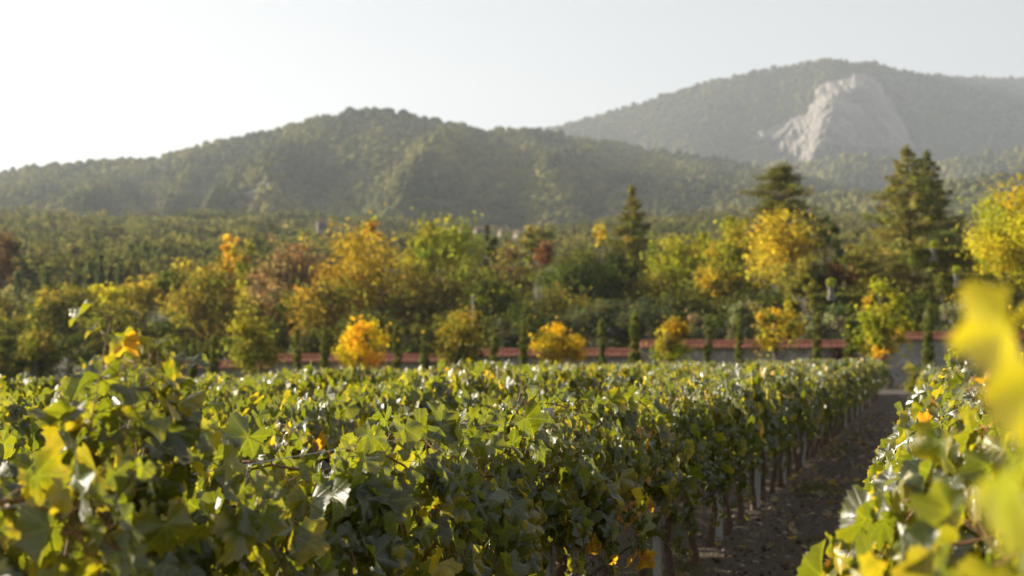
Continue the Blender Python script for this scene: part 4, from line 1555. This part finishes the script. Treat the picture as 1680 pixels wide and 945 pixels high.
# ------------------------------------------------------------------ trellis of the first row
Y_ = 6.65
i = 0
proto_post = None
ordn = ["nearest visible", "second nearest", "third nearest", "fourth nearest", "fifth nearest"]
while Y_ < 55:
    X = S1 + SLOPE * Y_
    if proto_post is None:
        mb = MB()
        w_, d_, t_ = .034, .026, .004
        sec = [(-w_, -d_), (-w_, d_), (w_, d_), (w_, -d_), (w_ - t_ * 2, -d_), (w_ - t_ * 2, d_ - t_ * 2), (-w_ + t_ * 2, d_ - t_ * 2), (-w_ + t_ * 2, -d_)]
        n = len(sec)
        V = [(a, b, -.12) for a, b in sec] + [(a, b, 1.36) for a, b in sec]
        mb.add(V, [(j, (j + 1) % n, n + (j + 1) % n, n + j) for j in range(n)] + [(n, n + 7, n + 6, n + 1), (n + 1, n + 6, n + 5, n + 2), (n + 2, n + 5, n + 4, n + 3)])
        for z in (.74, 1.04, 1.32):
            mb.box((w_, -.008, z - .012), (w_ + .012, .008, z + .012))
        proto_post = mb.build("trellis_post", M_METAL)
        p_ = proto_post
    else:
        p_ = proto_post.copy()
        COL.objects.link(p_)
    p_.location = (X, Y_, float(ground_z(X, Y_)))
    p_.rotation_euler = (R(rng.normal() * .8), R(rng.normal() * .8), ROWDIR + math.pi / 2)
    j = i
    tag(p_, (ordn[j] + " grey steel trellis post seen under the vine row" if 0 <= j < 5 else "grey steel trellis post far down the vine row beside the aisle" if j >= 5 else
             "grey steel trellis post hidden inside the near vine row"), "trellis post", "trellis posts of the vine row beside the aisle")
    Y_ += 2.8
    i += 1

for z, nm, lab in ((.74, "trellis_wire", "thin steel wire under the vines, lowest of three"), (1.04, "trellis_wire", "thin steel wire inside the vines, middle of three"),
                   (1.32, "trellis_wire", "thin steel wire inside the vines, highest of three")):
    mb = MB()
    Ys = np.arange(1.0, 55, 1.4)
    mb.tube(np.stack([S1 + SLOPE * Ys + .04, Ys, z - .01 * np.sin(Ys)], -1), .0015, 4)
    tag(mb.build(nm, M_METAL), lab, "wire", "trellis wires of the first row")
mb = MB()
Ys = np.arange(1.0, 55, .7)
mb.tube(np.stack([S1 + SLOPE * Ys + .03, Ys, .5 - .03 * np.abs(np.sin(Ys * 1.12))], -1), .009, 6)
M_HOSE = simple_mat("black_hose", (0.02, 0.02, 0.02), (0.035, 0.033, 0.03), 20, 0.5)
tag(mb.build("irrigation_hose", M_HOSE, None, True), "black drip irrigation hose strung low along the vine row", "hose")

# ------------------------------------------------------------------ clods, dry leaves and weeds in the aisle
n = 9000
Yp = 4 + 36 * rng.random(n) ** 1.3
sp_ = -2.1 + 2.3 * rng.random(n)
Xp = sp_ + SLOPE * Yp
sz = .006 + .022 * rng.random(n) ** 3
P = np.stack([Xp, Yp, ground_z(Xp, Yp) + .02 + 0.055 * fbm(Xp / 0.45, Yp / 0.45, 11, 4) + rng.random(n) * .004], -1)
M_CLOD = foliage_mat("soil_clod", 0.0, 1.0)
tag(blobs("gravel", P, sz, pal([(0.13, 0.10, 0.08), (0.09, 0.07, 0.055), (0.26, 0.23, 0.2)], n, .2, [.5, .35, .15]), M_CLOD, .7), kind="stuff")
n = 500
Yp = 4 + 36 * rng.random(n) ** 1.3
sp_ = -2.0 + 2.2 * rng.random(n)
Xp = sp_ + SLOPE * Yp
B = np.stack([Xp, Yp, ground_z(Xp, Yp) + .045 + 0.055 * fbm(Xp / 0.45, Yp / 0.45, 11, 4)], -1)
c = np.column_stack([pal([(0.16, 0.10, 0.06), (0.20, 0.14, 0.08), (0.10, 0.065, 0.04)], n), rng.random(n) * .4])
tag(leaf_mesh("fallen_leaves", B, np.stack([.4 * rng.normal(size=n), .4 * rng.normal(size=n), np.ones(n)], -1), rng.normal(size=(n, 3)), .05 + .05 * rng.random(n), c, 2), kind="stuff")
n = 2600
ctr = np.array([(-.75, 12.2), (-.55, 11.5), (-1.3, 17), (-1.6, 8.5), (-.3, 20), (-1.5, 24), (-1.9, 10.5)])
q = rng.integers(0, len(ctr), n)
sp_ = ctr[q, 0] + .16 * rng.normal(size=n)
Yp = ctr[q, 1] + .35 * rng.normal(size=n)
Xp = sp_ + SLOPE * Yp
base = np.stack([Xp, Yp, ground_z(Xp, Yp) + .01], -1)
hgt = .03 + .08 * rng.random(n)
lean = rng.normal(size=(n, 2)) * .03
sd2 = rng.normal(size=(n, 2))
sd2 /= np.linalg.norm(sd2, axis=1)[:, None]
sd3 = np.column_stack([sd2 * .003, np.zeros(n)])
V = np.stack([base - sd3, base + sd3, base + np.column_stack([lean, hgt])], 1).reshape(-1, 3)
tag(mesh("grass", V, np.arange(n * 3).reshape(-1, 3), M_LEAF, col=np.repeat(pal([(0.06, 0.085, 0.02), (0.1, 0.11, 0.03)], n), 3, 0)), kind="stuff")

# ------------------------------------------------------------------ the air
m, nt, out = new_mat("haze_air")
pv = N(nt, "ShaderNodeVolumePrincipled")
pv.inputs["Color"].default_value = (0.80, 0.89, 1.0, 1)
pv.inputs["Density"].default_value = HAZE
pv.inputs["Anisotropy"].default_value = 0.25
L(nt, pv.outputs[0], out.inputs["Volume"])
mb = MB()
mb.box((-12000, -60, -12), (12000, 9800, 790))
o = mb.build("haze", m)
tag(o, kind="stuff")
